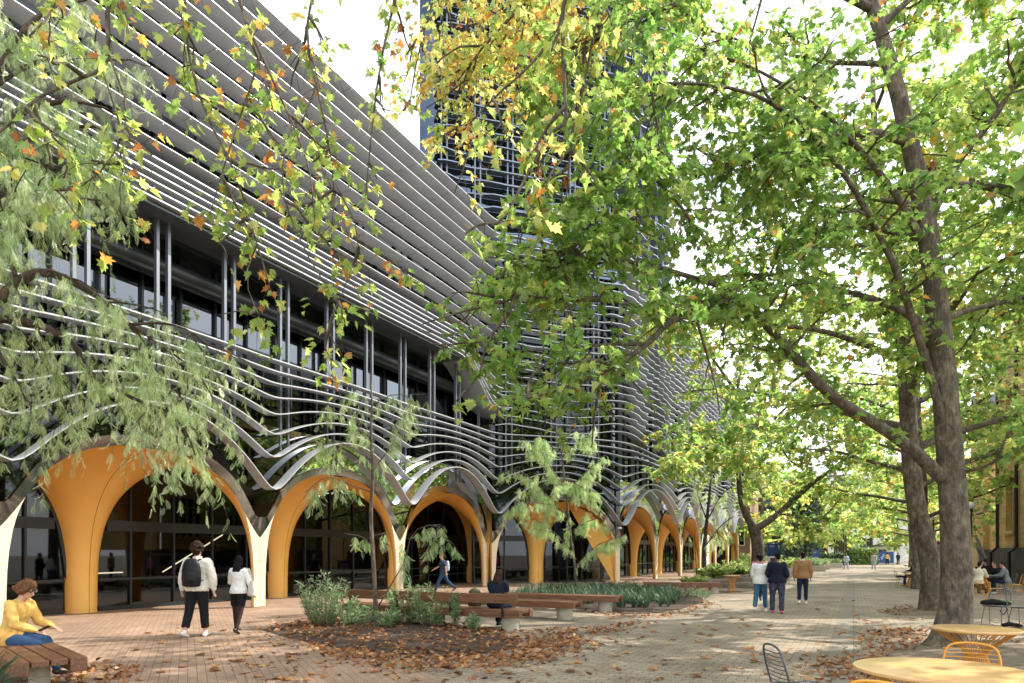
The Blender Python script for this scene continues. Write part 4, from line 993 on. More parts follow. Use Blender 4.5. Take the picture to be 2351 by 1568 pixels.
def dark_table(label, c, r=.55):
    t = thing('cafe_table', label, 'table', (c[0], c[1], 0), 0, 'dark tables of the seated group')
    m = MB(); m.lathe([(r-.01, .70), (r, .705), (r, .725), (r-.008, .73)], n=40); m.build('table_top', M['black'], t, True, 40)
    m = MB(); m.lathe([(.25, 0), (.25, .02), (.04, .05), (.035, .69), (.12, .70)], n=18); m.build('pedestal', M['black'], t, True, 40); return t
ct = W(2277, 1270, 28)[:2]; dark_table('dark round table with a laptop and papers, among the sitters', ct, .6); dark_table('dark round table of the sitters farther back', W(2254, 1270, 32.2)[:2], .45)
lp = thing('laptop', 'silver laptop open on the dark table', 'laptop', (ct[0]-.3, ct[1]-.1, .73), .4); m = MB(); m.bbox((0, 0, .009), (.32, .22, .016), 0, .004); m.build('keyboard_base', M['metal'], lp); m = MB(); m.box((0, .15, .12), (.32, .008, .21)); o = m.build('screen', M['white'], lp)
pa = MB(); pa.bbox((0, 0, .006), (.21, .29, .008), 0, .001); o = pa.build('paper_stack', M['white']); o.location = (ct[0]+.1, ct[1]+.05, .73); tag(o, 'white papers lying beside the laptop on the dark table', 'paper')
bt = thing('drink_bottle', 'teal drink bottle standing on the dark table', 'bottle', (ct[0]+.28, ct[1]-.1, .73)); m = MB(); m.lathe([(.034, 0), (.036, .02), (.036, .15), (.02, .18)], n=14); m.build('flask', simple('teal_plastic', (.03, .2, .22), .3), bt, True, 40); m = MB(); m.lathe([(.021, .18), (.021, .205), (.012, .21)], n=12); m.build('cap', M['black'], bt, True, 40)
green = simple('lime_fabric', (.25, .55, .12), .7)
def soft_bag(label, loc, rz, s=1.0, trim=None, z=.46):
    t = thing('bag', label, 'bag', (loc[0], loc[1], z), rz); m = MB()
    m.tube([(-.30*s, 0, .05), (-.24*s, 0, .06), (-.05*s, .02, .075), (.12*s, 0, .06), (.27*s, -.02, .045), (.32*s, -.02, .04)], [.05*s, .12*s, .15*s, .14*s, .10*s, .03*s], 12, True, (0, 1, 0), [.03, .055*s, .07*s, .06*s, .045*s, .02]); fuse(m, 'bag_body', blackc, t, .012, 3, .003)
    m = MB(); m.tube([(.1*s, -.12*s, .05), (.16*s, -.2*s, -.08), (.05*s, -.22*s, -.2), (.0, -.2*s, -.1)], .014, 6, True, (1, 0, 0), .005); m.build('strap', M['black'], t, True)
    if trim: m = MB(); m.tube([(.10*s, .0, .122), (.25*s, -.02, .10), (.33*s, -.02, .07)], [.05, .06, .03], 8, True, (0, 1, 0), .012); m.build('panel', trim, t, True)
soft_bag('black and lime green bag lying on a dark wire chair', bc1.location, .3, 1.0, green); soft_bag('small dark bag on the ground below the chair at the right edge', (bc2.location[0]-.25, bc2.location[1]-.2), .5, .7, None, .0); soft_bag('black bag on the wire chair left of the mottled trunk', bc3.location, .2, .8)

# ================================================================== planting, mulch, leaves
def bed(name, px, z=.012, mat=None, hump=.05, it=2):
    "gently humped bed over a ground outline given in photo positions"
    P = np.array([G(*q)[:2] for q in px]); P = np.vstack([P, P[:1]]); Q = smoothline(np.column_stack([P, np.zeros(len(P))]), it)[:-1, :2]; c = Q.mean(0); rows = []
    rng = np.random.default_rng(5)
    for f in (1.0, .97, .9, .75, .5, .25, .02):
        q = c+(Q-c)*f; h = z+hump*(1-f**3); rows.append(np.column_stack([q, h+rng.normal(size=len(q))*.006*(f < .96)]))
    A = np.stack([np.vstack([r, r[:1]]) for r in rows], 0); m = MB(); m.grid(A, flip=True); o = m.build(name, mat or M['mulch'], None, True); tag(o, kind='structure'); return P[:-1]
BED1 = [(600, 1447), (690, 1425), (800, 1412), (960, 1420), (1090, 1440), (1170, 1462), (1200, 1482), (1120, 1503), (980, 1507), (830, 1496), (700, 1476)]
BED2 = [(1150, 1378), (1230, 1358), (1400, 1352), (1540, 1358), (1622, 1372), (1600, 1388), (1540, 1405), (1440, 1412), (1340, 1398), (1240, 1392)]
BED3 = [(1560, 1346), (1640, 1326), (1700, 1312), (1800, 1300), (1838, 1306), (1815, 1330), (1770, 1352), (1690, 1362), (1600, 1358)]
bed('mulch_bed', BED1); bed('planting_bed', BED2); bed('far_planting_bed', BED3, hump=.12)
bed('tree_pit_soil', [(2030, 1500), (2120, 1470), (2230, 1466), (2351, 1478), (2480, 1510), (2351, 1530), (2180, 1536), (2060, 1525)], .008, M['soil'], .03); bed('tree_pit_soil', [(2020, 1406), (2080, 1394), (2200, 1396), (2200, 1412), (2060, 1414)], .008, M['soil'], .02)
def inside(P, q):
    x, y = q; c = False; n = len(P)
    for i in range(n):
        a, b = P[i], P[(i+1) % n]
        if (a[1] > y) != (b[1] > y) and x < (b[0]-a[0])*(y-a[1])/(b[1]-a[1])+a[0]: c = not c
    return c
def fill(rng, px, n):
    P = np.array([G(*q)[:2] for q in px]); out = []
    lo, hi = P.min(0), P.max(0)
    while len(out) < n:
        q = lo+(hi-lo)*rng.random(2)
        if inside(P, q): out.append(q)
    return np.array(out)
rng = np.random.default_rng(77)
# leaf litter: thick in and around the mulch bed, thinner on the pavers
LIT = []
for px, n in ((BED1, 1400), ([(690, 1474), (830, 1494), (980, 1505), (1130, 1500), (1210, 1480), (1260, 1462), (1360, 1470), (1280, 1510), (1130, 1532), (960, 1545), (800, 1520)], 1150), ([(1060, 1440), (1180, 1448), (1360, 1440), (1480, 1428), (1420, 1452), (1250, 1475), (1150, 1470)], 420), ([(1310, 1400), (1440, 1412), (1560, 1405), (1620, 1376), (1640, 1390), (1560, 1415), (1440, 1424)], 260),
              (BED3, 500), ([(60, 1568), (150, 1545), (230, 1520), (310, 1530), (280, 1568)], 160), ([(1960, 1468), (2040, 1440), (2150, 1450), (2140, 1490), (2060, 1500), (1990, 1500)], 330), ([(1850, 1525), (1960, 1500), (2060, 1505), (2000, 1568), (1860, 1568)], 240), ([(2010, 1402), (2090, 1394), (2120, 1404), (2060, 1414)], 90), ([(2240, 1440), (2351, 1430), (2351, 1500), (2250, 1490)], 120), ([(1020, 1535), (1300, 1500), (1500, 1568), (1000, 1568)], 70), ([(560, 1450), (700, 1476), (960, 1540), (960, 1568), (500, 1568)], 90)):
    LIT.append(fill(rng, px, n))
LIT = np.concatenate(LIT); n = len(LIT); LIT = LIT+rng.normal(size=LIT.shape)*(.05+.45*rng.random((n, 1))**3); z = np.where(np.arange(n) < 1400, .05, .008)+.025*rng.random(n); pos = np.column_stack([LIT, z])
d = unit(np.column_stack([rng.normal(size=(n, 2)), rng.normal(size=n)*.25])); nr = unit(np.column_stack([rng.normal(size=(n, 2))*.3, np.ones(n)]))
o = scatter('leaf_litter', T_MAPLE, pos, d, nr, .055+.075*rng.random(n), np.clip(rng.normal(.42, .27, n), 0, 1), M['dryleaf']); tag(o, 'brown and orange leaf litter heaped on the mulch and drifting over the pavers', 'leaves', kind='stuff')
# single fallen leaves on the open paving
lf = []
for v in range(4):
    tv, tf = T_MAPLE; V = tv*np.array([.15, .15, .15]); V[:, 2] += .02+.9*(V[:, 0]**2)*(1+v)+.25*(V[:, 1]-.07)**2*10*(v % 2); V[:, 2] -= V[:, 2].min()
    me = npmesh('fallen_leaf', V, np.concatenate([np.array(f) for f in tf]), np.array([len(f) for f in tf]), M['dryleaf'], {'tone': np.full(len(tf), (.3, .55, .75, .95)[v])}); lf.append(me)
spots = np.concatenate([fill(rng, [(1000, 1568), (1260, 1490), (1480, 1440), (1700, 1420), (1960, 1440), (1940, 1568)], 90), fill(rng, [(150, 1568), (330, 1480), (600, 1460), (700, 1500), (950, 1568)], 40), fill(rng, [(300, 1440), (600, 1425), (600, 1450), (250, 1475)], 10), fill(rng, [(1960, 1410), (2130, 1405), (2130, 1440), (1950, 1470)], 22), fill(rng, [(1500, 1430), (1700, 1390), (1960, 1370), (1960, 1410)], 14)])
for i, q in enumerate(spots):
    o = link('fallen_leaf', lf[i % 4]); o.location = (q[0], q[1], .006); o.rotation_euler = (0, 0, rng.random()*6.28); s_ = .8+.5*rng.random(); o.scale = (s_,)*3
    tag(o, 'dry curled plane leaf lying by itself on the brick paving', 'fallen leaf', 'single fallen leaves on the paving')
# strap leaved planting
def blades(rng, base, n, ln, w=.03, spread=.5):
    V = []; Fq = []; b0 = 0; tone = []
    for q in base:
        for j in range(n):
            a = rng.random()*6.28; L = ln*(.6+.6*rng.random()); d = np.array([math.cos(a), math.sin(a), 0]); sd = np.array([-d[1], d[0], 0]); r = spread*(.3+.8*rng.random()); p0 = np.array([*q, .0])+d*.04*rng.random()
            for i, f in enumerate(np.linspace(0, 1, 5)):
                p = p0+d*r*L*f**1.5+np.array([0, 0, L*(f*.95-.62*f**2.6*r*1.3)]); ww = w*(.7+.6*f-1.28*f*f)*.5+.001; V += [p-sd*ww, p+sd*ww]
            for i in range(4): Fq.append([b0+2*i, b0+2*i+1, b0+2*i+3, b0+2*i+2])
            tone += [min(1, max(0, .45+.28*rng.normal()))]*4; b0 += 10
    return np.array(V), np.array(Fq), np.array(tone)
B2 = [(1165, 1377), (1235, 1360), (1400, 1354), (1530, 1360), (1570, 1374), (1545, 1395), (1440, 1402), (1350, 1390), (1240, 1386)]
V, Fq, to = blades(rng, fill(rng, B2, 380), 17, .62, .022, .75); me = npmesh('strap_leaf_planting', V, Fq.ravel(), np.full(len(Fq), 4), M['strap'], {'tone': to}); o = link('strap_leaf_planting', me); o.location.z = .04; tag(o, 'mass planting of dark green strap leaves behind the benches', 'ground cover', kind='stuff')
bl = thing('strappy_plant', 'dark green strappy plant in the lower left corner, drooping over the bench', 'plant', (-7.62, 3.55, 0)); V, Fq, to = blades(np.random.default_rng(3), [(-.1, 0), (0, .1), (.05, -.1), (-.15, .15)], 34, 1.05, .045, .8); me = npmesh('leaves', V, Fq.ravel(), np.full(len(Fq), 4), M['strap'], {'tone': to*.8}); link('leaves', me, bl)
m = MB(); m.lathe([(.10, -.02), (.09, .12), (.05, .2)], n=10); m.build('stem', M['bark_dark'], bl, True)
# leafy shrubs in the mulch bed
def shrub(seed, label, loc, h, w, n=16, leaf=.085, tone=.5, group='leafy shrubs in the mulch bed', mat=None, per=34, nm='leafy_shrub', tpl=T_LANCE, fl=False):
    r = np.random.default_rng(seed); t = thing(nm, label, 'shrub', (loc[0], loc[1], .02), 0, group); T = []; mb = MB()
    for i in range(n):
        a = r.random()*6.28; rr = w*math.sqrt(r.random()); L = h*(.6+.45*r.random())*(1-.3*rr/w); s = np.linspace(0, 1, 4)[:, None]; b = np.array([math.cos(a), math.sin(a), 0]); T.append(b*rr*.35*(1-s)+b*rr*s**.8+np.array([0, 0, L])*s)
        mb.tube(T[-1], [.006, .005, .004, .002], 4)
    mb.build('stem', M['bark'], t); T = np.array(T); p, d, nr, sz, tn = leaves_on(r, T, per, leaf, tone, .3, .03, -.15, 1.0, .12); V, FL, SZ, TO = leaf_arrays(tpl, p, d, nr, sz, tn); link('foliage', npmesh('foliage', V, FL, SZ, mat or M['shrub'], {'tone': TO}), t)
    return t
for i, (px, py, h, w_, n_, lab) in enumerate(((742, 1440, 1.28, .52, 34, 'tall leafy grey green shrub at the left end of the mulch bed'), (812, 1440, .62, .40, 14, 'low leafy shrub right of the tallest one in the mulch bed'), (925, 1438, .95, .42, 20, 'leafy shrub just right of the thin stemmed pepper tree'), (985, 1442, 1.05, .46, 24, 'broad leafy shrub in front of the backrest bench'), (1050, 1446, .92, .16, 5, 'single upright leafy stem at the right of the mulch bed'), (882, 1446, .45, .25, 8, 'small leafy shrub at the foot of the thin pepper tree'), (1090, 1452, .35, .18, 5, 'tiny leafy shrub by the bench pedestal'))):
    g = G(px, py); shrub(80+i, lab, g, h*1.1, w_*1.1, int(n_*1.2), .11, .55, per=44)
for i, (px, py, h, w_, lab) in enumerate(((1640, 1330, .9, 1.2, 'low sunlit shrub in the far bed, nearest the arches'), (1670, 1322, 1.1, 1.4, 'bright green shrub in the far bed beneath the last arch'), (1705, 1322, .8, 1.1, 'leafy shrub in the far bed at the foot of the forked tree'), (1780, 1308, 1.7, 1.8, 'rounded pale shrub behind the walking friends'), (1815, 1304, 1.5, 1.6, 'light green shrub behind the tan jacket'), (1600, 1348, .5, .8, 'low ground hugging shrub at the near end of the far bed'), (1755, 1312, .7, 1.0, 'dark low shrub right of the forked trunk'), (1850, 1300, 1.4, 1.5, 'shrub beside the concrete planters'), (1720, 1306, 1.6, 1.8, 'tall sunlit shrub left behind the forked trunk'), (1690, 1304, 2.0, 2.2, 'big loose shrub at the far end of the arcade'))):
    g = G(px, py); shrub(100+i, lab, g, h, w_, 26, .24, .75, 'shrubs of the far planting bed', leafmat('sunny_shrub_leaf', [(0, (.06, .14, .03)), (.5, (.16, .26, .06)), (1, (.36, .42, .13))], .45) if i == 0 else bpy.data.materials['sunny_shrub_leaf'], 24, 'garden_shrub', T_STAR)
for i, (px, py) in enumerate(((1566, 1374), (1590, 1372), (1612, 1376))):
    g = G(px, py); t = shrub(130+i, ('red flowering plant nearest the strap leaf planting', 'red flowering plant in the middle of the bed end', 'red flowering plant nearest the path')[i], g, .42, .4, 12, .10, .3, 'red flowering plants', None, 16, 'flowering_plant')
    m = MB(); r = random.Random(i)
    for k in range(7): m.ell((r.uniform(-.35, .35), r.uniform(-.35, .35), r.uniform(.3, .45)), (.026, .026, .02), 7, 5)
    m.build('blossom', M['flower'], t, True)

# ================================================================== right hand hall and the far end of the path
hall = thing('sandstone_hall', 'old sandstone hall with mullioned windows and a dark stone plinth at the right edge', 'building', (8.0, 45, 0))
def hp(m, nm, mat, par=hall, **k):
    o = m.build(nm, mat, par, **k)
    if par is hall: o.location = (-8.0, -45, 0)
    return o
m = MB()
Y0, Y1, XW = 34.0, 51.0, 8.0; WIN = [(46.2, 48.9)]+[(40.2, 42.9), (35.0, 37.7)]; ROWS = [(2.9, 5.9), (7.3, 10.9)]
ys = sorted({Y0, Y1, *[v for w_ in WIN for v in w_]}); zs_ = [1.95, 2.9, 5.9, 7.3, 10.9, 14.5]
for a, b in zip(ys[:-1], ys[1:]):
    for c, d_ in zip(zs_[:-1], zs_[1:]):
        if any(abs(a-w_[0]) < .01 for w_ in WIN) and any(abs(c-r_[0]) < .01 for r_ in ROWS):
            m.add([(XW, a, c), (XW+.35, a, c), (XW+.35, a, d_), (XW, a, d_)], [(0, 1, 2, 3)]); m.add([(XW, b, c), (XW+.35, b, c), (XW+.35, b, d_), (XW, b, d_)], [(3, 2, 1, 0)]); m.add([(XW, a, d_), (XW+.35, a, d_), (XW+.35, b, d_), (XW, b, d_)], [(0, 1, 2, 3)]); continue
        m.add([(XW, a, c), (XW, b, c), (XW, b, d_), (XW, a, d_)], [(3, 2, 1, 0)])
hp(m, 'wall', M['sandstone_v'] if 'sandstone_v' in M else M['sandstone'])
m = MB(); m.box((12.0, 51.15, 8.2), (8.0, .3, 12.6)); m.box((12.2, 33.9, 8.2), (8, .3, 12.6)); hp(m, 'end_wall', M['sandstone'])
m = MB(); m.box((XW+.9, (Y0+Y1)/2, .97), (2.1, Y1-Y0+.4, 1.96)); hp(m, 'plinth', M['stone_dark'])
for w_ in WIN:
    for r_ in ROWS:
        m = MB(); m.box((XW+.33, sum(w_)/2, sum(r_)/2), (.02, w_[1]-w_[0], r_[1]-r_[0])); wo = hp(m, 'window', M['glass_up'])
        m = MB()
        for k in range(5): m.box((XW+.2, w_[0]+.06+(w_[1]-w_[0]-.12)*k/4, sum(r_)/2), (.22, .11, r_[1]-r_[0]))
        m.box((XW+.2, sum(w_)/2, r_[1]-.7), (.20, w_[1]-w_[0], .09)); f_ = m.build('frame', M['sandtrim'], wo)
        m = MB(); m.box((XW+.05, sum(w_)/2, r_[0]-.09), (.5, w_[1]-w_[0]+.35, .16)); m.build('sill', M['sandtrim'], wo)
        m = MB(); m.box((XW-.02, sum(w_)/2, r_[1]+.12), (.24, w_[1]-w_[0]+.5, .2)); m.build('hood_mould', M['sandtrim'], wo)
for y in (45.3, 50.8): m = MB(); m.tube([(XW-.12, y, 1.9), (XW-.12, y, 14.2)], .09, 8); m.box((XW-.12, y, 11.9), (.3, .3, .35)); m.tube([(XW-.12, y, 2.0), (XW-.45, y-.0, 1.7), (XW-.45, y, 0)], .09, 8); hp(m, 'drainpipe', M['black'], smooth=False)
m = MB(); m.add([(XW-.3, Y0-.3, 14.45), (XW-.3, Y1+.5, 14.45), (XW+4, Y1+.5, 19.5), (XW+4, Y0-.3, 19.5), (XW+8.3, Y1+.5, 14.45), (XW+8.3, Y0-.3, 14.45)], [(0, 1, 2, 3), (3, 2, 4, 5)]); m.add([(XW+.0, Y1+.3, 14.45), (XW+8, Y1+.3, 14.45), (XW+4, Y1+.3, 19.4)], [(0, 1, 2)]); hp(m, 'roof', M['slate'])
m = MB(); m.box((XW-.05, (Y0+Y1)/2, 14.35), (.35, Y1-Y0+.6, .35)); hp(m, 'cornice', M['sandtrim'])
wing = thing('sandstone_wing', 'warm sandstone wing with buttresses, set back beyond the hall corner', 'building', (10, 61, 0))
def wp(m, nm, mat, **k):
    o = m.build(nm, mat, wing, **k); o.location = (-10, -61, 0)
m = MB(); m.box((13.6, 64, 5.2), (10, 6, 10.4)); wp(m, 'wall', M['sandstone'])
for x in (9.3, 11.4):
    m = MB(); m.box((x, 60.6, 2.6), (.7, 1.0, 5.2)); m.box((x, 60.75, 6.6), (.6, .7, 2.8)); m.box((x, 60.6, 5.25), (.85, 1.1, .18)); wp(m, 'buttress', M['sandtrim'])
m = MB(); m.box((10.35, 60.96, 4.4), (.9, .12, 2.6)); wp(m, 'window', M['glass_up'])
m = MB(); m.add([(8.3, 60.7, 10.4), (18.9, 60.7, 10.4), (18.9, 64, 14), (8.3, 64, 14), (18.9, 67.3, 10.4), (8.3, 67.3, 10.4)], [(0, 1, 2, 3), (3, 2, 4, 5)]); wp(m, 'roof', M['slate'])
m = MB(); m.box((9.0, 58.6, .95), (1.6, 3.0, 1.9)); m.box((9.9, 57.5, .45), (2, 1.2, .9)); wp(m, 'step', M['stone_dark'])
for z in (2.3, 2.9): m = MB(); m.box((8.0, 57.6, z-.9), (.14, 4.2, .16), 0, ((np.array([1., 0, 0])), np.array([0, .93, .36]), np.array([0, -.36, .93]))); wp(m, 'ramp_rail', M['stone_dark'])
def block(name, label, c, size, mat, rows, cols, wmat, wsz, frame=None, face='y', roofm=None, top=None):
    "plain block with its windows on the side that faces the path"
    t = thing(name, label, 'building', (c[0], c[1], 0)); sx, sy, sz = size
    m = MB(); m.box((0, 0, sz/2), size); m.build('wall', mat, t)
    m = MB(); m.box((0, 0, sz+.15), (sx+.6, sy+.6, .3)); m.build('roof', roofm or M['slate'], t)
    for i in range(rows):
        for j in range(cols):
            x = -sx/2+sx*(j+.5)/cols; z = 1.8+(sz-2.2)*(i+.3)/rows; m = MB(); m.box((x, -sy/2-.02, z+wsz[1]/2), (wsz[0], .06, wsz[1])); wo = m.build('window', wmat, t)
            if frame: m = MB(); [m.box((x+dx, -sy/2-.05, z+wsz[1]/2+dz), dm) for dx, dz, dm in ((-wsz[0]/2, 0, (.1, .06, wsz[1]+.1)), (wsz[0]/2, 0, (.1, .06, wsz[1]+.1)), (0, wsz[1]/2, (wsz[0]-.1, .06, .1)), (0, -wsz[1]/2-.02, (wsz[0]-.1, .10, .14)), (0, 0, (.06, .05, wsz[1]-.1)))]; m.build('frame', frame, wo)
    return t
block('brick_building', 'red brick building with white framed windows past the end of the arcade', (-21, 91, 0), (19.5, 8, 13), M['redbrick'], 4, 7, M['glass_up'], (1.5, 1.7), M['white'])
block('pale_building', 'pale campus block closing the view at the far end of the path', (0, 156, 0), (70, 10, 17), simple('pale_render', (.62, .60, .56), .8, 0, .08, .5), 5, 16, M['glass_blue'], (2.4, 1.9), M['white'])
iv = thing('ivy_clad_building', 'building wrapped in dark ivy behind the small white kiosk', 'building', (-9.5, 108, 0)); m = MB(); m.box((0, 0, 5.5), (10, 8, 11)); m.build('wall', M['redbrick'], iv)
r = np.random.default_rng(4); n = 5200; q = np.column_stack([r.uniform(-5.1, 5.1, n), np.full(n, -4.1)-r.random(n)*.35, r.random(n)**.8*10.6]); q2 = np.column_stack([np.full(1800, 5.1)+r.random(1800)*.3, r.uniform(-4, 4, 1800), r.random(1800)*10.5]); q = np.vstack([q, q2]); n = len(q)
V, FL, SZ, TO = leaf_arrays(T_QUAD, q, unit(np.column_stack([r.normal(size=(n, 2))*.5, -np.ones(n)])), unit(r.normal(size=(n, 3))*.5+np.array([.3, -1, .3])), .35+.25*r.random(n), np.clip(r.normal(.3, .2, n), 0, 1)); link('ivy', npmesh('ivy', V, FL, SZ, M['leaf_dark'], {'tone': TO}), iv)
for (x, z) in ((3.2, 7.5), (-1.5, 7.5)): m = MB(); m.box((x, -4.5, z), (1.1, .3, 1.4)); m.build('window', M['glass_up'], iv)
def hedge(label, c, size, mat, n, seed, rot=0):
    t = thing('hedge', label, 'hedge', (c[0], c[1], 0), rot); r = np.random.default_rng(seed); q = r.uniform(-.5, .5, (n, 3)); k = r.integers(0, 5, n); q[k == 0, 1] = -.5; q[k == 1, 1] = -.5; q[k == 2, 0] = .5; q[k == 3, 2] = .5; q[k == 4, 0] = -.5; q = q*np.array(size)+r.normal(size=(n, 3))*.07; q[:, 2] += size[2]/2
    V, FL, SZ, TO = leaf_arrays(T_QUAD, q, r.normal(size=(n, 3)), r.normal(size=(n, 3))+np.array([0, -.6, .6]), .22+.15*r.random(n), np.clip(r.normal(.5, .25, n), 0, 1)); link('foliage', npmesh('foliage', V, FL, SZ, mat, {'tone': TO}), t); m = MB(); m.box((0, 0, size[2]*.44), (size[0]*.86, size[1]*.8, size[2]*.88)); m.build('branches', M['bark_dark'], t); return t
hd = G(1974, 1294); sun_leaf = bpy.data.materials['sunny_shrub_leaf']; hedge('clipped green hedge at the end of the path', W(1974, 1270, 98)[:2], (3.8, 2.2, 2.2), sun_leaf, 2600, 6, YAW)
hedge('dark clipped hedge below the ivy clad building', W(1905, 1270, 92)[:2], (3.5, 1.6, 1.5), M['leaf_dark'], 1500, 7, YAW)
# slim trunks row
for i in range(6):
    b = W(1916+5.2*i, 1270, 96); m = MB(); z = 4.6+.5*math.sin(i*2.1); m.tube([(b[0], b[1], 0), (b[0]+.03, b[1], z*.5), (b[0], b[1], z)], [.13, .12, .10], 8); o = m.build('trellis_post', M['bark_dark'], None, True); tag(o, 'dark slender post in the row of posts left of the far hedge', 'post', 'row of dark slender posts by the hedge')
# planters
for i, (px, t_, w_, lab) in enumerate(((1878, 62, 2.4, 'pale concrete planter seat nearest on the left of the path'), (1892, 69, 2.2, 'pale concrete planter seat, second along the left of the path'), (1912, 79, 3.2, 'long pale concrete planter seat farthest along the path'))):
    b = W(px, 1270, t_); t = thing('concrete_planter', lab, 'planter', (b[0]-.6, b[1], 0), .1, 'concrete planter seats'); m = MB(); m.bbox((0, 0, .26), (w_, 1.6, .52), 0, .03); m.build('box', M['concrete'], t); m = MB(); m.box((0, 0, .535), (w_-.3, 1.3, .03)); m.build('soil', M['soil'], t)
    V, FL, SZ, TO = leaf_arrays(T_LANCE, np.column_stack([rng.uniform(-w_/2+.2, w_/2-.2, 160), rng.uniform(-.6, .6, 160), np.full(160, .54)]), unit(rng.normal(size=(160, 3))*.5+np.array([0, 0, 1])), rng.normal(size=(160, 3)), .4+.3*rng.random(160), rng.random(160)); link('leaves', npmesh('leaves', V, FL, SZ, M['shrub'], {'tone': TO}), t)
def text(s, size, loc, rot, mat, parent, name='lettering'):
    cu = bpy.data.curves.new(name, 'FONT'); cu.body = s; cu.size = size; cu.extrude = .004; cu.align_x = 'CENTER'; ob = bpy.data.objects.new('t', cu); COL.objects.link(ob); dg = bpy.context.evaluated_depsgraph_get(); me = bpy.data.meshes.new_from_object(ob.evaluated_get(dg)); bpy.data.objects.remove(ob)
    me.materials.clear(); me.materials.append(mat); o = link(name, me, parent); o.location = loc; o.rotation_euler = rot; return o
def pylon(label, c, rz, w_, h, split, post=False):
    t = thing('sign_pylon', label, 'sign', (c[0], c[1], 0), rz); m = MB(); m.bbox((0, 0, (h+split)/2), (w_, .16, h-split), 0, .01); m.build('blue_panel', M['blue'], t); m = MB(); m.bbox((0, 0, split/2), (w_*.97, .14, split-.006), 0, .01); m.build('white_panel', M['white'], t)
    m = MB(); m.box((0, -.075, split-.32), (w_*.55, .012, .42)); m.build('notice', simple('notice_dark', (.06, .06, .10), .5) if 'notice_dark' not in bpy.data.materials else bpy.data.materials['notice_dark'], t)
    m = MB(); [m.box((-w_*.1, -.084, h-.14-.09*i), (w_*.5, .006, .02)) for i in range(2)]; m.build('printed_lines', M['white'], t)
    if post: m = MB(); m.box((w_/2+.09, 0, h*.5), (.16, .2, h)); m.build('post', M['blue'], t)
pylon('blue and white sign pylon right of the forked trunk', W(1774, 1270, 46)[:2], YAW, .68, 2.3, 1.45); pylon('blue topped sign pylon with dark post before the kiosk', W(1872, 1270, 84)[:2], YAW, .75, 1.95, 1.1, True)
ks = thing('kiosk', 'small white kiosk with a flat roof in front of the ivy', 'kiosk', (*W(1858, 1270, 97)[:2], 0), YAW); m = MB(); m.box((0, 0, 2.75), (2.6, 2.4, .22)); m.build('roof', M['white'], ks)
for x in (-1.1, 1.1):
    for y in (-.9, .9): m = MB(); m.box((x, y, 1.32), (.14, .14, 2.64)); m.build('column', M['white'], ks)
m = MB(); m.box((-.1, .3, .8), (2.0, .9, 1.6)); m.build('cabinet', M['glass_up'], ks); m = MB(); m.box((.6, -.2, 1.2), (.5, .06, .7)); m.build('poster', M['bluel'], ks)
hb = thing('hoarding', 'blue hoarding with white lettering at the end of the path', 'hoarding', (*W(2034, 1270, 106)[:2], 0), YAW); m = MB(); m.box((0, 0, 1.0), (3.6, .1, 1.75)); m.build('panel', M['blue'], hb); m = MB(); m.box((1.45, -.06, 1.0), (.5, .02, 1.7)); m.build('white_panel', M['white'], hb)
text('ME', .55, (.35, -.06, .55), (R_(90), 0, 0), M['white'], hb); m = MB(); rr = random.Random(2)
for k in range(9): m.ell((-1.1+.8*rr.random(), -.055, .6+.8*rr.random()), (.10, .012, .09), 7, 5)
m.build('printed_shapes', simple('sky_print', (.35, .5, .75), .5), hb)
for x in (-1.7, 0, 1.7): m = MB(); m.box((x, .1, .9), (.07, .07, 1.8)); m.build('post', M['black'], hb)
sh = thing('site_shed', 'white flat roofed site shed behind the blue hoarding', 'shed', (*W(2030, 1270, 112)[:2], 0), YAW); m = MB(); m.box((0, 0, 1.4), (4.2, 2.2, 2.8)); m.build('wall', M['white'], sh); m = MB(); m.box((0, 0, 2.88), (4.6, 2.5, .16)); m.build('roof', M['slate'], sh); m = MB(); m.box((-.9, -1.12, 1.9), (1.3, .04, .7)); m.build('window', M['glass_up'], sh)
rw = thing('round_sculpture', 'pale round spoked disc standing right of the blue hoarding', 'sculpture', (*W(2083, 1270, 88)[:2], 0), YAW); m = MB(); m.tube([(.6*math.cos(a), 0, .72+.6*math.sin(a)) for a in np.linspace(0, 6.2832, 33)], .04, 8, False); m.build('rim', M['white'], rw, True); m = MB()
for k in range(8): a = k*math.pi/8; m.tube([(.58*math.cos(a), 0, .72+.58*math.sin(a)), (-.58*math.cos(a), 0, .72-.58*math.sin(a))], .012, 5)
m.build('spokes', M['white'], rw); m = MB(); [m.box((x, 0, .06), (.12, .5, .12)) for x in (-.25, .25)]; m.box((0, 0, .04), (.6, .1, .06)); m.build('base', M['black'], rw)
ns = thing('notice_board', 'white notice board with a red header glimpsed between the two trunks', 'sign', (*W(2153, 1270, 40)[:2], 0), YAW); m = MB(); m.box((0, 0, 1.75), (.5, .04, 1.2)); m.build('panel', M['white'], ns); m = MB(); m.box((0, -.025, 2.24), (.48, .01, .2)); m.build('header', simple('red_paint', (.5, .04, .04), .5), ns)
m = MB(); [m.box((-.02, -.025, 2.02-.1*k), (.36-.05*(k % 3), .008, .045)) for k in range(6)]; m.build('printed_lines', M['black'], ns); m = MB(); m.box((0, .03, .6), (.06, .05, 1.2)); m.build('post', M['black'], ns)
for px, t_, z, lab in ((2230, 33, 3.95, 'white globe lamp right of the thick trunk'), (2143, 43, 3.9, 'white globe lamp glimpsed between the two trunks')):
    b = W(px, 1270, t_); t = thing('street_lamp', lab, 'street lamp', (b[0], b[1], 0), 0, 'globe lamps'); m = MB(); m.lathe([(.10, 0), (.09, .3), (.045, .4), (.04, z-.25), (.07, z-.2), (.06, z-.12)], n=12); m.build('post', M['black'], t, True, 40); m = MB(); m.ell((0, 0, z), (.17, .17, .17), 16, 12); m.build('lamp_globe', M['white'], t, True)
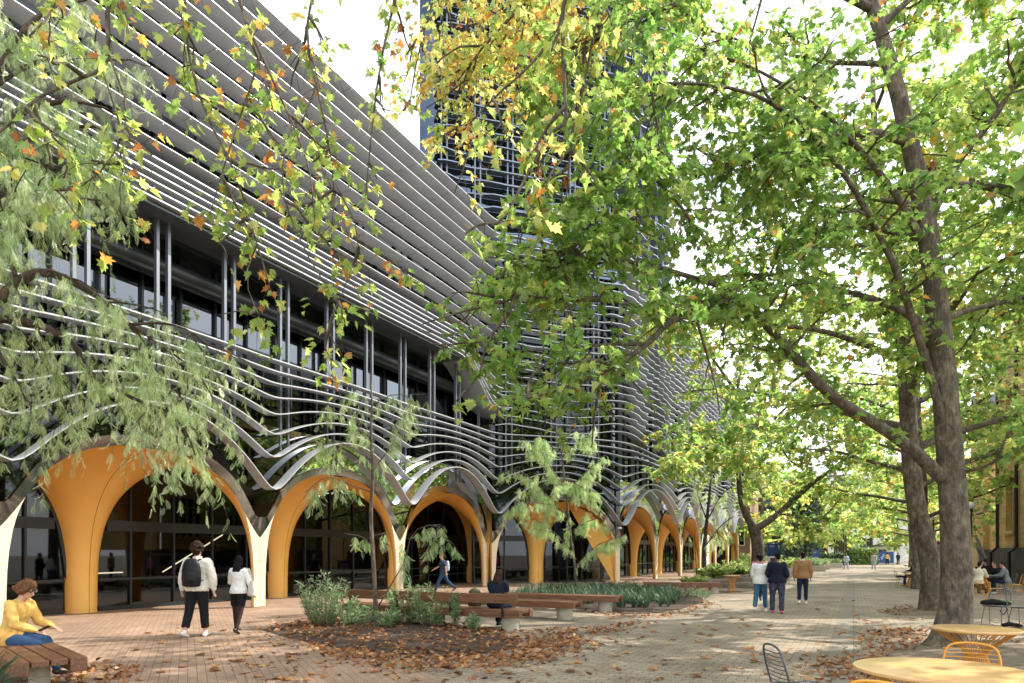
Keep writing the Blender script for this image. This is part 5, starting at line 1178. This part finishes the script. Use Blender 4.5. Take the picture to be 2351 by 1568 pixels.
# ---- plane tree with the big trunk in front
tr1 = PX((2183, 1500, 12), (2196, 1400, 12), (2196, 1250, 12), (2184, 1080, 12), (2166, 850, 12), (2142, 600, 12.1), (2106, 400, 12.2), (2060, 200, 12.3), (2005, 20, 12.5), (1960, -150, 12.7), (1930, -330, 12.8), (1900, -520, 13))
tr1[0][2] = -.05
limbs1 = [
 (PX((2180, 1110, 12), (2150, 1085, 12), (2085, 1022, 11.9), (1990, 960, 11.6), (1900, 905, 11.3), (1800, 790, 11), (1690, 667, 10.6), (1603, 712, 10.2), (1536, 735, 9.9), (1490, 790, 9.6), (1388, 856, 9.3), (1266, 901, 9.0), (1150, 925, 8.8)), .14, .012),
 (PX((1690, 667, 10.6), (1600, 640, 10.3), (1500, 610, 10), (1380, 590, 9.7), (1250, 600, 9.4), (1120, 590, 9.2)), .05, .01),
 (PX((1536, 735, 9.9), (1430, 690, 9.6), (1330, 690, 9.3), (1200, 680, 9.1), (1090, 650, 9.0)), .035, .01),
 (PX((1490, 790, 9.6), (1400, 790, 9.4), (1280, 800, 9.2), (1150, 810, 9)), .03, .01),
 (PX((2180, 1020, 12), (2158, 940, 11.9), (2112, 780, 11.8), (2057, 615, 11.6), (2017, 535, 11.5), (1942, 400, 11.2), (1857, 300, 10.9), (1787, 245, 10.6), (1712, 207, 10.3), (1567, 187, 9.9), (1420, 200, 9.6)), .085, .012),
 (PX((2112, 545, 12.0), (2077, 475, 11.9), (2007, 380, 11.7), (1962, 330, 11.5), (1917, 280, 11.3), (1837, 215, 11), (1720, 150, 10.6), (1600, 110, 10.3)), .07, .012),
 (PX((2132, 520, 12.1), (2167, 430, 12), (2197, 375, 11.8), (2242, 320, 11.6), (2287, 265, 11.4), (2317, 210, 11.2), (2360, 120, 11), (2400, 0, 10.8)), .075, .03),
 (PX((2125, 425, 12.1), (2242, 425, 12.3), (2351, 432, 12.6), (2450, 430, 12.8)), .08, .04),
 (PX((2205, 1085, 12), (2270, 1070, 11.6), (2317, 1036, 11.2), (2400, 960, 10.8)), .03, .012),
 (PX((2160, 735, 12), (2242, 705, 12.2), (2351, 685, 12.5), (2480, 640, 13)), .06, .03),
 (PX((2140, 770, 12), (2087, 720, 12.3), (2017, 690, 12.6), (1967, 675, 13), (1887, 655, 13.3), (1742, 625, 13.8), (1600, 640, 14)), .085, .015),
 (PX((2112, 545, 12), (2072, 540, 12.4), (2007, 522, 12.8), (1917, 525, 13.4), (1800, 560, 13.8)), .07, .012),
 (PX((2105, 470, 12), (2067, 465, 12.3), (1997, 455, 12.6), (1917, 450, 13), (1837, 450, 13.4), (1700, 470, 13.8)), .06, .012),
 (PX((2085, 325, 12.2), (1992, 300, 12), (1892, 320, 11.7), (1777, 345, 11.4), (1717, 360, 11.1), (1597, 400, 10.8), (1483, 475, 10.5), (1383, 560, 10.2), (1290, 600, 10)), .085, .012),
 (PX((2045, 150, 12.3), (2007, 145, 12.5), (1892, 145, 13), (1750, 110, 13.5), (1600, 60, 14)), .07, .012),
 (PX((2000, 20, 12.5), (1880, -40, 12), (1700, -60, 11.5), (1553, 10, 11), (1408, 60, 10.6), (1283, 150, 10.3)), .08, .012),
 (PX((1960, -150, 12.7), (1750, -250, 13), (1500, -200, 13.4), (1280, -60, 13.8), (1130, 80, 14), (1040, 200, 14)), .08, .012),
 (PX((1930, -330, 12.8), (1700, -420, 13.6), (1400, -350, 14.4), (1150, -150, 15), (1000, 20, 15.2), (930, 130, 15.2)), .08, .012),
 (PX((1567, 187, 9.9), (1480, 330, 9.9), (1400, 420, 9.8), (1310, 500, 9.7)), .03, .01),
 (PX((2020, 60, 12.4), (2120, -30, 12.6), (2250, -80, 13), (2400, -120, 13.5)), .07, .02),
 (PX((1150, -150, 15), (1060, 40, 15), (1090, 240, 14.8), (1080, 330, 14.6)), .03, .01),
 (PX((1400, -350, 14.4), (1230, -80, 14), (1190, 120, 13.8), (1180, 260, 13.6)), .03, .01),
]
def et1(p, rng):  # autumn colour on some sprays, and backlit glow painted yellow into the upper left crown
    r = (p-CAMP)@RGT; f = (p-CAMP)@FWD; u = p[:, 2]-CH; px = 1175.5+F*r/f; py = HZ-F*u/f
    return np.where((p[:, 0] < -3.5) & (p[:, 2] > 9), .25, 0)+np.where(rng.random(len(p)) < .025, .42, 0)
def keep1(e):   # thin spots of the crown where the far louvres show through
    r = (e-CAMP)@RGT; f = (e-CAMP)@FWD; px = 1175.5+F*r/f; py = HZ-F*(e[:, 2]-CH)/f; rg_ = np.random.default_rng(9).random(len(e))
    a = (px > 1460) & (px < 1690) & (py > 740) & (py < 1120); b = (px > 985) & (px < 1190) & (py > 200) & (py < 560); c = (px > 1060) & (px < 1420) & (py > 960); d = (px < 1075) & (py > 420)
    return ~((a & (rg_ < .93)) | (b & (rg_ < .55)) | (c & (rg_ < .9)) | (d & (rg_ < .85)))
t1, n1 = make_tree(1, 'plane_tree', 'large plane tree with a thick leaning trunk beside the small round yellow table', tr1, [.32, .275, .246, .225, .204, .187, .165, .145, .125, .11, .09, .07, .045], limbs1, lsize=.128, tone=.43, sd=.13, per=9, sub=(3.0, .6, 2.1), sub2=(2.2, .4, 1.1), tw=(7.2, .3, .8), extra_tone=et1, keep=keep1)
# root flare
m = MB()
b0 = tr1[0]
prof = [(.54, -.02), (.44, .05), (.375, .14), (.325, .28), (.285, .5), (.23, .85)]
AA = [[b0+RGT*.10*max(0, z)/.85+np.array([math.cos(a)*r*(1+.10*math.sin(3*a+1)*(r-.3)/.3), math.sin(a)*r*(1+.12*math.sin(4*a)*(r-.3)/.3), z+.05]) for a in np.linspace(0, 2*math.pi, 33)] for r, z in prof]; m.grid(AA, flip=True)
o = m.build('root_flare', M['bark'], t1, True); o.location = (-b0[0], -b0[1], 0)

# ---- near plane tree whose branches hang into the top of the picture
tr0 = [np.array(p) for p in ((1.9, 4.0, -.05), (1.9, 4.0, 2), (1.8, 4.1, 5), (1.6, 4.2, 8), (1.4, 4.3, 11), (1.2, 4.5, 14))]
def J(p, *q): return [np.array(p)]+PX(*q)
limbs0 = [
 (J((1.75, 4.1, 6.0), (1700, -420, 6.6), (1330, -60, 7.8), (1294, 0, 8), (1291, 50, 8), (1296, 200, 8), (1301, 285, 8), (1273, 295, 8), (1243, 340, 8), (1208, 405, 8), (1153, 515, 8), (1103, 512, 8), (1068, 537, 8)), .030, .012),
 (J((1.6, 4.2, 7.4), (1500, -600, 7.6), (1330, -150, 8), (1292, 45, 8.1), (1248, 115, 8.2), (1198, 170, 8.3), (1143, 215, 8.4), (1063, 300, 8.5)), .030, .01),
 (J((1.6, 4.2, 7.0), (1700, -500, 7.4), (1400, -120, 8), (1378, 0, 8.4), (1358, 100, 8.6), (1343, 190, 8.8), (1313, 300, 9), (1305, 400, 9), (1298, 480, 9)), .026, .008),
 (J((1.5, 4.3, 9.5), (1300, -900, 8.5), (900, -500, 8.6), (500, -150, 8.8), (550, 0, 9), (570, 65, 9), (600, 125, 9), (645, 225, 9), (670, 280, 9), (710, 375, 9), (725, 520, 9.1)), .042, .008),
 (J((1.5, 4.3, 8.6), (1200, -700, 7.8), (700, -350, 7.6), (300, -120, 7.8), (245, 0, 8), (250, 125, 8), (235, 160, 8), (170, 185, 8), (75, 230, 7.8), (30, 280, 7.6), (-40, 330, 7.5)), .042, .012),
 (J((1.4, 4.4, 11), (1300, -900, 9.5), (1000, -350, 10), (720, -30, 10.2), (700, 90, 10.2), (740, 250, 10.3), (770, 420, 10.3), (760, 560, 10.4)), .034, .008),
 (J((1.4, 4.4, 10), (1200, -800, 10), (950, -250, 10.6), (900, 30, 10.8), (870, 160, 10.8), (850, 330, 10.8), (840, 450, 10.9)), .034, .008),
 (J((1.4, 4.4, 10.5), (1000, -900, 9), (500, -400, 9), (420, -30, 9.2), (430, 120, 9.2), (470, 260, 9.3), (540, 390, 9.3), (590, 560, 9.4), (620, 660, 9.4)), .034, .008),
 (J((1.3, 4.4, 12), (900, -900, 9.6), (350, -350, 9), (150, -60, 9), (120, 30, 9), (60, 90, 8.8)), .034, .01),
 (J((1.3, 4.5, 12.5), (1300, -800, 11), (1080, -280, 11.6), (1000, -20, 11.8), (960, 120, 11.8), (940, 240, 12)), .034, .01),
 (PX((600, 125, 9), (540, 300, 9.0), (500, 430, 9.1), (480, 500, 9.1)), .015, .006),
 (PX((670, 280, 9), (640, 420, 9), (690, 560, 9), (770, 690, 9)), .014, .006),
 (PX((250, 125, 8), (300, 260, 8.1), (250, 380, 8.0), (170, 440, 8)), .015, .006),
 (PX((235, 160, 8), (290, 330, 8.1), (270, 470, 8.1), (310, 540, 8.1)), .012, .005),
 (PX((770, 420, 10.3), (830, 540, 10.2), (800, 640, 10.2), (740, 780, 10.1), (760, 830, 10.1)), .012, .005),
 (PX((590, 560, 9.4), (560, 640, 9.3), (600, 740, 9.3)), .012, .005),
]
def et0(p, rng):
    a = np.where(rng.random(len(p)) < .13, .34+.14*rng.random(len(p)), 0); return a+np.where(p[:, 2] > 10, .06, 0)
keep0 = lambda e: e[:, 2] > 3.2
t0, n0 = make_tree(2, 'plane_tree', 'plane tree overhanging from above with sparse green, yellow and brown leaves before the louvres', tr0, [.42, .34, .3, .26, .2, .12], limbs0, lsize=.145, tone=.54, sd=.12, per=4, sub=(1.4, .35, 1.1), sub2=(.5, .3, .7), tw=(5.0, .2, .6), extra_tone=et0, droop=.55)

# ---- rest of the row on the right
def row_tree(seed, x, y, h, rad, r0, lab, nl=13, tpl=T_STAR, ls=.22, tone=.42, per=7, z0=3.8, tw=(5.0, .4, 1.0), lean=(-.02, 0), rise=.42, sub=(1.7, .8, 2.6), sub2=(1.1, .5, 1.2), bark=None, cat='tree', grp=None, nm='plane_tree', az=None, leaf=None, sd=.14, et=None, droop=.3):
    tk = [np.array((x, y, -.05)), np.array((x+.02, y, 1.5))]+[np.array((x+lean[0]*z+.12*math.sin(z*.7+seed), y+lean[1]*z+.1*math.cos(z*.5+seed), z)) for z in np.linspace(3, h*.93, 7)]
    lb = auto_limbs(seed, (x, y), z0, h*.88, nl, rad, rise, r0*.42, lean, az)
    return make_tree(seed, nm, lab, tk, [r0*1.2, r0*.92, r0*.86, r0*.8, r0*.72, r0*.62, r0*.45, r0*.28, r0*.12], lb, cat=cat, group=grp, tpl=tpl, lsize=ls, tone=tone, per=per, tw=tw, sub=sub, sub2=sub2, bark=bark, leaf=leaf, sd=sd, extra_tone=et, droop=droop)
aut = lambda fr, am: (lambda p, rng: np.where(rng.random(len(p)) < fr, am, 0))
g2 = G(2137, 1402); row_tree(21, g2[0], g2[1], 17, 8.0, .29, 'mottled plane tree trunk standing just behind the thick leaning one', 17, T_STAR, .21, .48, 9, z0=4.6, et=aut(.05, .28), lean=(-.10, -.05))
g3 = G(2109, 1352); row_tree(22, g3[0], g3[1], 16, 7.5, .30, 'third plane tree of the right row, by the black bag chair', 13, T_STAR, .25, .50, 8, z0=4.6, et=aut(.06, .28))
row_tree(23, 3.6, 46, 15, 7.5, .30, 'fourth plane tree of the right row, with yellowing crown over the path', 12, T_STAR, .30, .50, 6, z0=3.6, et=aut(.05, .22), tw=(4, .4, 1.1))
row_tree(24, 4.4, 57, 15, 7.5, .30, 'fifth plane tree of the right row, with yellowing crown over the path', 12, T_STAR, .36, .50, 6, z0=3.4, et=aut(.05, .22), tw=(3.0, .5, 1.2))
row_tree(25, 5.4, 70, 15, 8, .30, 'farthest plane tree of the right row, leaning over the distant pale wheel', 12, T_QUAD, .42, .50, 6, z0=3.2, et=aut(.05, .22), tw=(2.6, .5, 1.3))
row_tree(26, 5.6, 19, 17, 8, .30, 'plane tree at the right edge whose limbs cross behind the leaning trunk', 20, T_STAR, .20, .52, 10, z0=6.2, et=aut(.05, .25), lean=(0, 0))
# ---- forked tree on the left of the path
fx, fy = -5.6, 47.0
D0 = 45.0
trf = [np.array((fx, fy, -.05))]+PX((1741, 1290, D0), (1740, 1245, D0), (1728, 1205, D0))
limf = [(PX((1730, 1212, D0), (1712, 1180, D0), (1700, 1145, D0), (1695, 1080, D0), (1680, 1020, D0), (1690, 900, D0), (1720, 780, D0)), .30, .06),
 (PX((1735, 1215, D0), (1775, 1190, D0), (1830, 1140, D0), (1870, 1105, D0-1), (1900, 1085, D0-2), (1945, 1050, D0-3), (1960, 1020, D0-4)), .26, .05),
 (PX((1870, 1105, D0-1), (1850, 1080, D0), (1800, 1050, D0), (1780, 960, D0)), .10, .03), (PX((1790, 1178, D0), (1840, 1190, D0-1), (1870, 1195, D0-2), (1900, 1180, D0-3), (1925, 1150, D0-4)), .09, .03),
 (PX((1695, 1080, D0), (1640, 1000, D0-3), (1590, 960, D0-6), (1560, 1000, D0-9)), .10, .03), (PX((1690, 950, D0), (1760, 850, D0-3), (1850, 800, D0-6), (1920, 820, D0-8)), .12, .03),
 (PX((1690, 900, D0), (1620, 800, D0-2), (1560, 760, D0-4)), .12, .03), (PX((1780, 960, D0), (1840, 900, D0-4), (1900, 930, D0-8), (1960, 980, D0-10)), .08, .03),
 (PX((1720, 780, D0), (1780, 700, D0), (1860, 660, D0-3)), .08, .03), (PX((1680, 1020, D0), (1740, 960, D0-8), (1740, 980, D0-14), (1700, 1040, D0-17)), .1, .02), (PX((1695, 1080, D0), (1660, 1040, D0-8), (1600, 1020, D0-14), (1540, 1075, D0-17)), .09, .02)]
make_tree(31, 'forked_tree', 'old forked tree with pale peeling limbs left of the path', trf, [.62, .45, .38, .36], limf, tpl=T_STAR, lsize=.30, tone=.47, sd=.15, per=8, sub=(1.2, 1.0, 3.2), sub2=(1.1, .6, 1.4), tw=(4, .4, 1.0), extra_tone=aut(.09, .28), bark=M['bark'])
# ---- trees farther off
LF = dict(sub2=(.8, .8, 1.8), tw=(3.4, .6, 1.6), sub=(1.1, 1.2, 3.2))
for sd_, x, y, h, rad, lab, tone in ((41, -9.5, 84, 14, 7, 'pale green tree behind the forked tree, left of the hedge', .55), (42, -16, 92, 18, 9, 'tall light green tree beyond the far end of the arcade', .5), (43, -3.6, 108, 12, 6, 'feathery green tree over the bamboo screen', .45),
        (44, 6, 92, 17, 9, 'yellowing tree past the end of the right row', .6), (45, -24, 104, 20, 10, 'hazy tree behind the brick building', .45), (46, 11, 120, 18, 10, 'far tree on the right behind the blue hoarding', .5), (47, -7, 132, 17, 11, 'farthest tree at the end of the path', .5), (49, 2.5, 124, 15, 7, 'bushy tree right behind the hoarding and the site shed', .5), (50, -13, 126, 17, 9, 'broad tree behind the ivy clad building', .45), (48, 15, 84, 15, 7, 'yellow green tree behind the sandstone wing', .62)):
    row_tree(sd_, x, y, h, rad, .3, lab, 13, T_QUAD, .55, tone, 6, z0=2.6, nm='broadleaf_tree', et=aut(.06, .25), **LF)
# ---- trees on the right beyond the frame edge, mirrored in the glass
for sd_, x, y, h in ((51, 9.5, 9, 16), (52, 14, 22, 16), (53, 3.5, -7, 15)):
    row_tree(sd_, x, y, h, 7, .3, {51: 'plane tree just outside the right edge, nearest the tables', 52: 'plane tree outside the right edge, in front of the sandstone hall', 53: 'plane tree behind the viewpoint, mirrored in the dark glass'}[sd_], 13, T_STAR, .28, .50, 7, z0=5.0, tw=(3.0, .5, 1.2))

# ---- weeping pepper trees
def strands(rng, P, dens, lmin, lmax, f0=.1, sway=.25):
    _, _, L = along(P, [0.]); n = max(1, int(L*(1-f0)*dens)); q, e, _ = along(P, f0+(1-f0)*rng.random(n)); k = 6; s = np.linspace(0, 1, k)[None, :, None]
    rv = rng.normal(size=(n, 3)); rv[:, 2] = np.abs(rv[:, 2])*.3; d = unit(rv+e*.5); ln = (lmin+(lmax-lmin)*rng.random(n)**1.3)[:, None, None]
    return q[:, None]+d[:, None]*ln*.55*s*(1-.35*s)+np.array([0, 0, -1.])*ln*s**1.6*.95+rng.normal(size=(n, k, 3))*.012*ln
def pepper(seed, label, trunk, tr, limbs, dens, ln, fpm=15, fs=.19, tone=.55, sub=(1.2, .6, 1.8), bark=None, grp=None, cat='tree', base=None, nm='pepper_tree', sd=.28, tube_sub=.02):
    rng = np.random.default_rng(seed); b0 = trunk[0] if base is None else base
    t = thing(nm, label, cat, (b0[0], b0[1], 0), 0, grp); off = Vector((-b0[0], -b0[1], 0))
    mb = MB(); Q = smoothline(trunk, 2); mb.tube(Q, np.interp(np.linspace(0, 1, len(Q)), np.linspace(0, 1, len(tr)), tr), 10); limb_tubes(mb, limbs)
    LP = [smoothline(P, 1) for P, a, b in limbs]; subs = []
    for P in LP: subs += sub_limbs(rng, P, *sub, f0=.15, flat=.8, droop=.1)
    for P in subs: mb.tube(P, np.linspace(tube_sub, .006, len(P)), 4)
    o = mb.build('trunk', bark or M['bark_dark'], t, True); o.location = off
    T = np.concatenate([strands(rng, P, dens, *ln) for P in LP+subs])
    per = max(3, int(fpm*(ln[0]+ln[1])/2)); p, d, nr, sz, tn = leaves_on(rng, T, per, fs, tone, sd, .02, .9, .25, .2)
    d = unit(d+np.array([0, 0, -.5])); nr = unit(rng.normal(size=nr.shape)+np.array([.5, -.3, .2]))
    o = crown_mesh(T, .0035, T_FROND, p, d, nr, sz, tn, M['frond'], M['bark_dark'], t); o.location = off
    return t
ptk = PX((-330, 1500, 8.6), (-320, 1350, 8.6), (-260, 1100, 8.6), (-180, 900, 8.6), (-110, 760, 8.7)); ptk[0][2] = -.05
plimb = [
 (PX((-110, 760, 8.7), (-40, 700, 8.8), (0, 690, 8.9), (40, 645, 9), (100, 620, 9.1), (165, 645, 9.2), (240, 690, 9.4), (300, 745, 9.5), (340, 800, 9.6)), .11, .02),
 (PX((-110, 760, 8.7), (-20, 730, 9), (80, 740, 9.2), (170, 784, 9.4), (200, 853, 9.5), (240, 878, 9.6), (320, 868, 9.7), (390, 880, 9.8), (430, 930, 9.9)), .07, .012),
 (PX((240, 878, 9.6), (320, 923, 9.6), (390, 943, 9.6), (430, 993, 9.6), (450, 1050, 9.6)), .03, .008),
 (PX((300, 745, 9.5), (380, 740, 9.6), (440, 760, 9.8), (480, 800, 9.9)), .025, .008),
 (PX((-110, 760, 8.7), (-120, 560, 8.8), (-60, 380, 9), (0, 290, 9.2), (80, 240, 9.4), (170, 230, 9.6), (250, 250, 9.8)), .11, .012),
 (PX((-60, 380, 9), (-20, 200, 9.2), (40, 80, 9.4), (120, 10, 9.6), (200, 0, 9.7)), .07, .012),
 (PX((-120, 560, 8.8), (-40, 470, 9.3), (50, 420, 9.8), (130, 380, 10.2), (220, 370, 10.5), (280, 400, 10.6)), .06, .012),
 (PX((-60, 380, 9), (40, 330, 9.5), (140, 290, 9.9), (240, 290, 10.2), (300, 330, 10.4)), .05, .01), (PX((-20, 200, 9.2), (60, 150, 9.5), (160, 120, 9.8), (270, 130, 10)), .045, .01), (PX((-110, 700, 8.7), (-60, 560, 8.8), (20, 480, 9.2), (120, 450, 9.6), (230, 460, 10)), .05, .01),
 (PX((300, 745, 9.5), (380, 800, 9.6), (450, 850, 9.7), (500, 930, 9.8)), .02, .008),
 (PX((40, 645, 9), (10, 560, 9.1), (15, 480, 9.1), (10, 380, 9.2), (30, 250, 9.2)), .035, .01),
 (PX((-40, 700, 8.8), (-10, 800, 8.9), (30, 860, 9), (60, 920, 9.1)), .04, .01),
 (PX((80, 740, 9.2), (120, 850, 9.4), (160, 960, 9.5)), .03, .01)]
pepper(61, 'large weeping pepper tree with dark twisted limbs reaching in at the left edge', ptk, [.30, .26, .22, .18, .14], plimb, 11, (.35, 1.15), 20, .12, .60, (3.6, .35, 1.15), tube_sub=.016)
# young pepper tree in the mulch bed
yt = PX((865, 1443, 15.0), (858, 1300, 15), (850, 1180, 15), (858, 1080, 15), (850, 1000, 15), (855, 930, 15), (850, 860, 15)); yt[0][2] = 0
yl = [(PX((858, 1080, 15), (900, 1020, 14.8), (930, 960, 14.6), (940, 930, 14.6)), .015, .006), (PX((852, 1130, 15), (800, 1110, 14.9), (750, 1090, 14.8), (700, 1130, 14.7)), .014, .006), (PX((855, 1010, 15), (800, 960, 15), (750, 930, 15), (720, 960, 15)), .013, .006),
 (PX((870, 1390, 15), (905, 1330, 14.9), (930, 1290, 14.8), (945, 1220, 14.7), (1000, 1200, 14.6), (1010, 1240, 14.6)), .016, .006), (PX((852, 1250, 15), (830, 1230, 15), (790, 1225, 15)), .01, .005), (PX((852, 900, 15), (800, 890, 15), (770, 920, 15)), .012, .005), (PX((852, 930, 15), (910, 900, 15), (950, 920, 15)), .012, .005), (PX((856, 1060, 15), (800, 1020, 15), (740, 1010, 14.9)), .012, .005)]
pepper(62, 'young pepper tree with a thin stem in the leafy mulch bed', yt, [.055, .048, .042, .036, .03, .02, .01], yl, 9, (.2, .6), 18, .16, .5, (2.6, .3, .8), bark=M['bark'], nm='young_pepper_tree', tube_sub=.008)
y2 = PX((1325, 1358, 29.4), (1318, 1280, 29.4), (1306, 1200, 29.4), (1300, 1130, 29.4), (1290, 1050, 29.4), (1285, 1000, 29.4)); y2[0][2] = 0
y2l = [(PX((1304, 1190, 29.4), (1250, 1130, 29.2), (1200, 1080, 29), (1165, 1080, 29)), .03, .01), (PX((1300, 1130, 29.4), (1350, 1080, 29.2), (1375, 1060, 29)), .03, .01), (PX((1300, 1130, 29.4), (1250, 1050, 29.4), (1210, 1010, 29.4)), .03, .01), (PX((1290, 1050, 29.4), (1330, 1010, 29.4), (1360, 1000, 29.3)), .025, .01),
 (PX((1318, 1270, 29.4), (1260, 1210, 29.2), (1225, 1190, 29)), .02, .01), (PX((1310, 1220, 29.4), (1360, 1190, 29.3), (1390, 1190, 29)), .02, .008), (PX((1320, 1300, 29.4), (1370, 1250, 29.2), (1400, 1240, 29)), .018, .008), (PX((1304, 1180, 29.4), (1240, 1150, 28.6), (1180, 1160, 28.4)), .02, .01), (PX((1290, 1040, 29.4), (1240, 1010, 29), (1230, 1000, 29)), .02, .01), (PX((1298, 1100, 29.4), (1340, 1120, 28.6), (1370, 1130, 28.4)), .02, .01)]
pepper(63, 'young pepper tree with a bright pale green crown before the corner arch', y2, [.07, .06, .055, .05, .035, .02], y2l, 16, (.2, .55), 22, .20, .64, (3.4, .5, 1.4), bark=M['bark'], nm='young_pepper_tree', sd=.2, tube_sub=.01)
y3 = [np.array((-7.6, 37.5, 0)), np.array((-7.62, 37.5, 1.2)), np.array((-7.7, 37.5, 2.4)), np.array((-7.7, 37.6, 3.2))]
pepper(64, 'slim sapling with grey green foliage before the far arches', y3, [.03, .026, .02, .01], [([y3[2], y3[2]+(.5, .1, .5), y3[2]+(.9, .2, .5)], .012, .005), ([y3[2], y3[2]+(-.5, .1, .4), y3[2]+(-.8, 0, .3)], .012, .005), ([y3[1], y3[1]+(-.4, .1, .5), y3[1]+(-.7, 0, .5)], .012, .005)], 3.0, (.3, .7), 8, .25, .4, (1, .3, .8), nm='sapling', tube_sub=.006)
y4 = [np.array((-9.8, 51, 0)), np.array((-9.8, 51, 2)), np.array((-9.6, 51, 4)), np.array((-9.3, 51, 7))]
pepper(65, 'grey green weeping tree beside the stacked louvres of the far front', y4, [.2, .17, .12, .05], [([y4[2], y4[2]+(1, .3, 2), y4[2]+(2.4, .6, 3)], .06, .02), ([y4[2], y4[2]+(-.6, -.5, 2), y4[2]+(-.8, -1, 3.6)], .06, .02), ([y4[3], y4[3]+(1, 0, 1.6), y4[3]+(2, -1, 2.4)], .05, .02), ([y4[3], y4[3]+(-.4, .6, 1.5), y4[3]+(-.4, 1, 2.6)], .05, .02), ([y4[1], y4[1]+(1.2, -.6, 1.6), y4[1]+(2.2, -1, 2.2)], .05, .02)], 3.2, (.6, 1.8), 5, .45, .6, (1, .8, 2.2))

for q in STAT: print('STAT', q)
print('STATSUM', sum(q[1] for q in STAT))
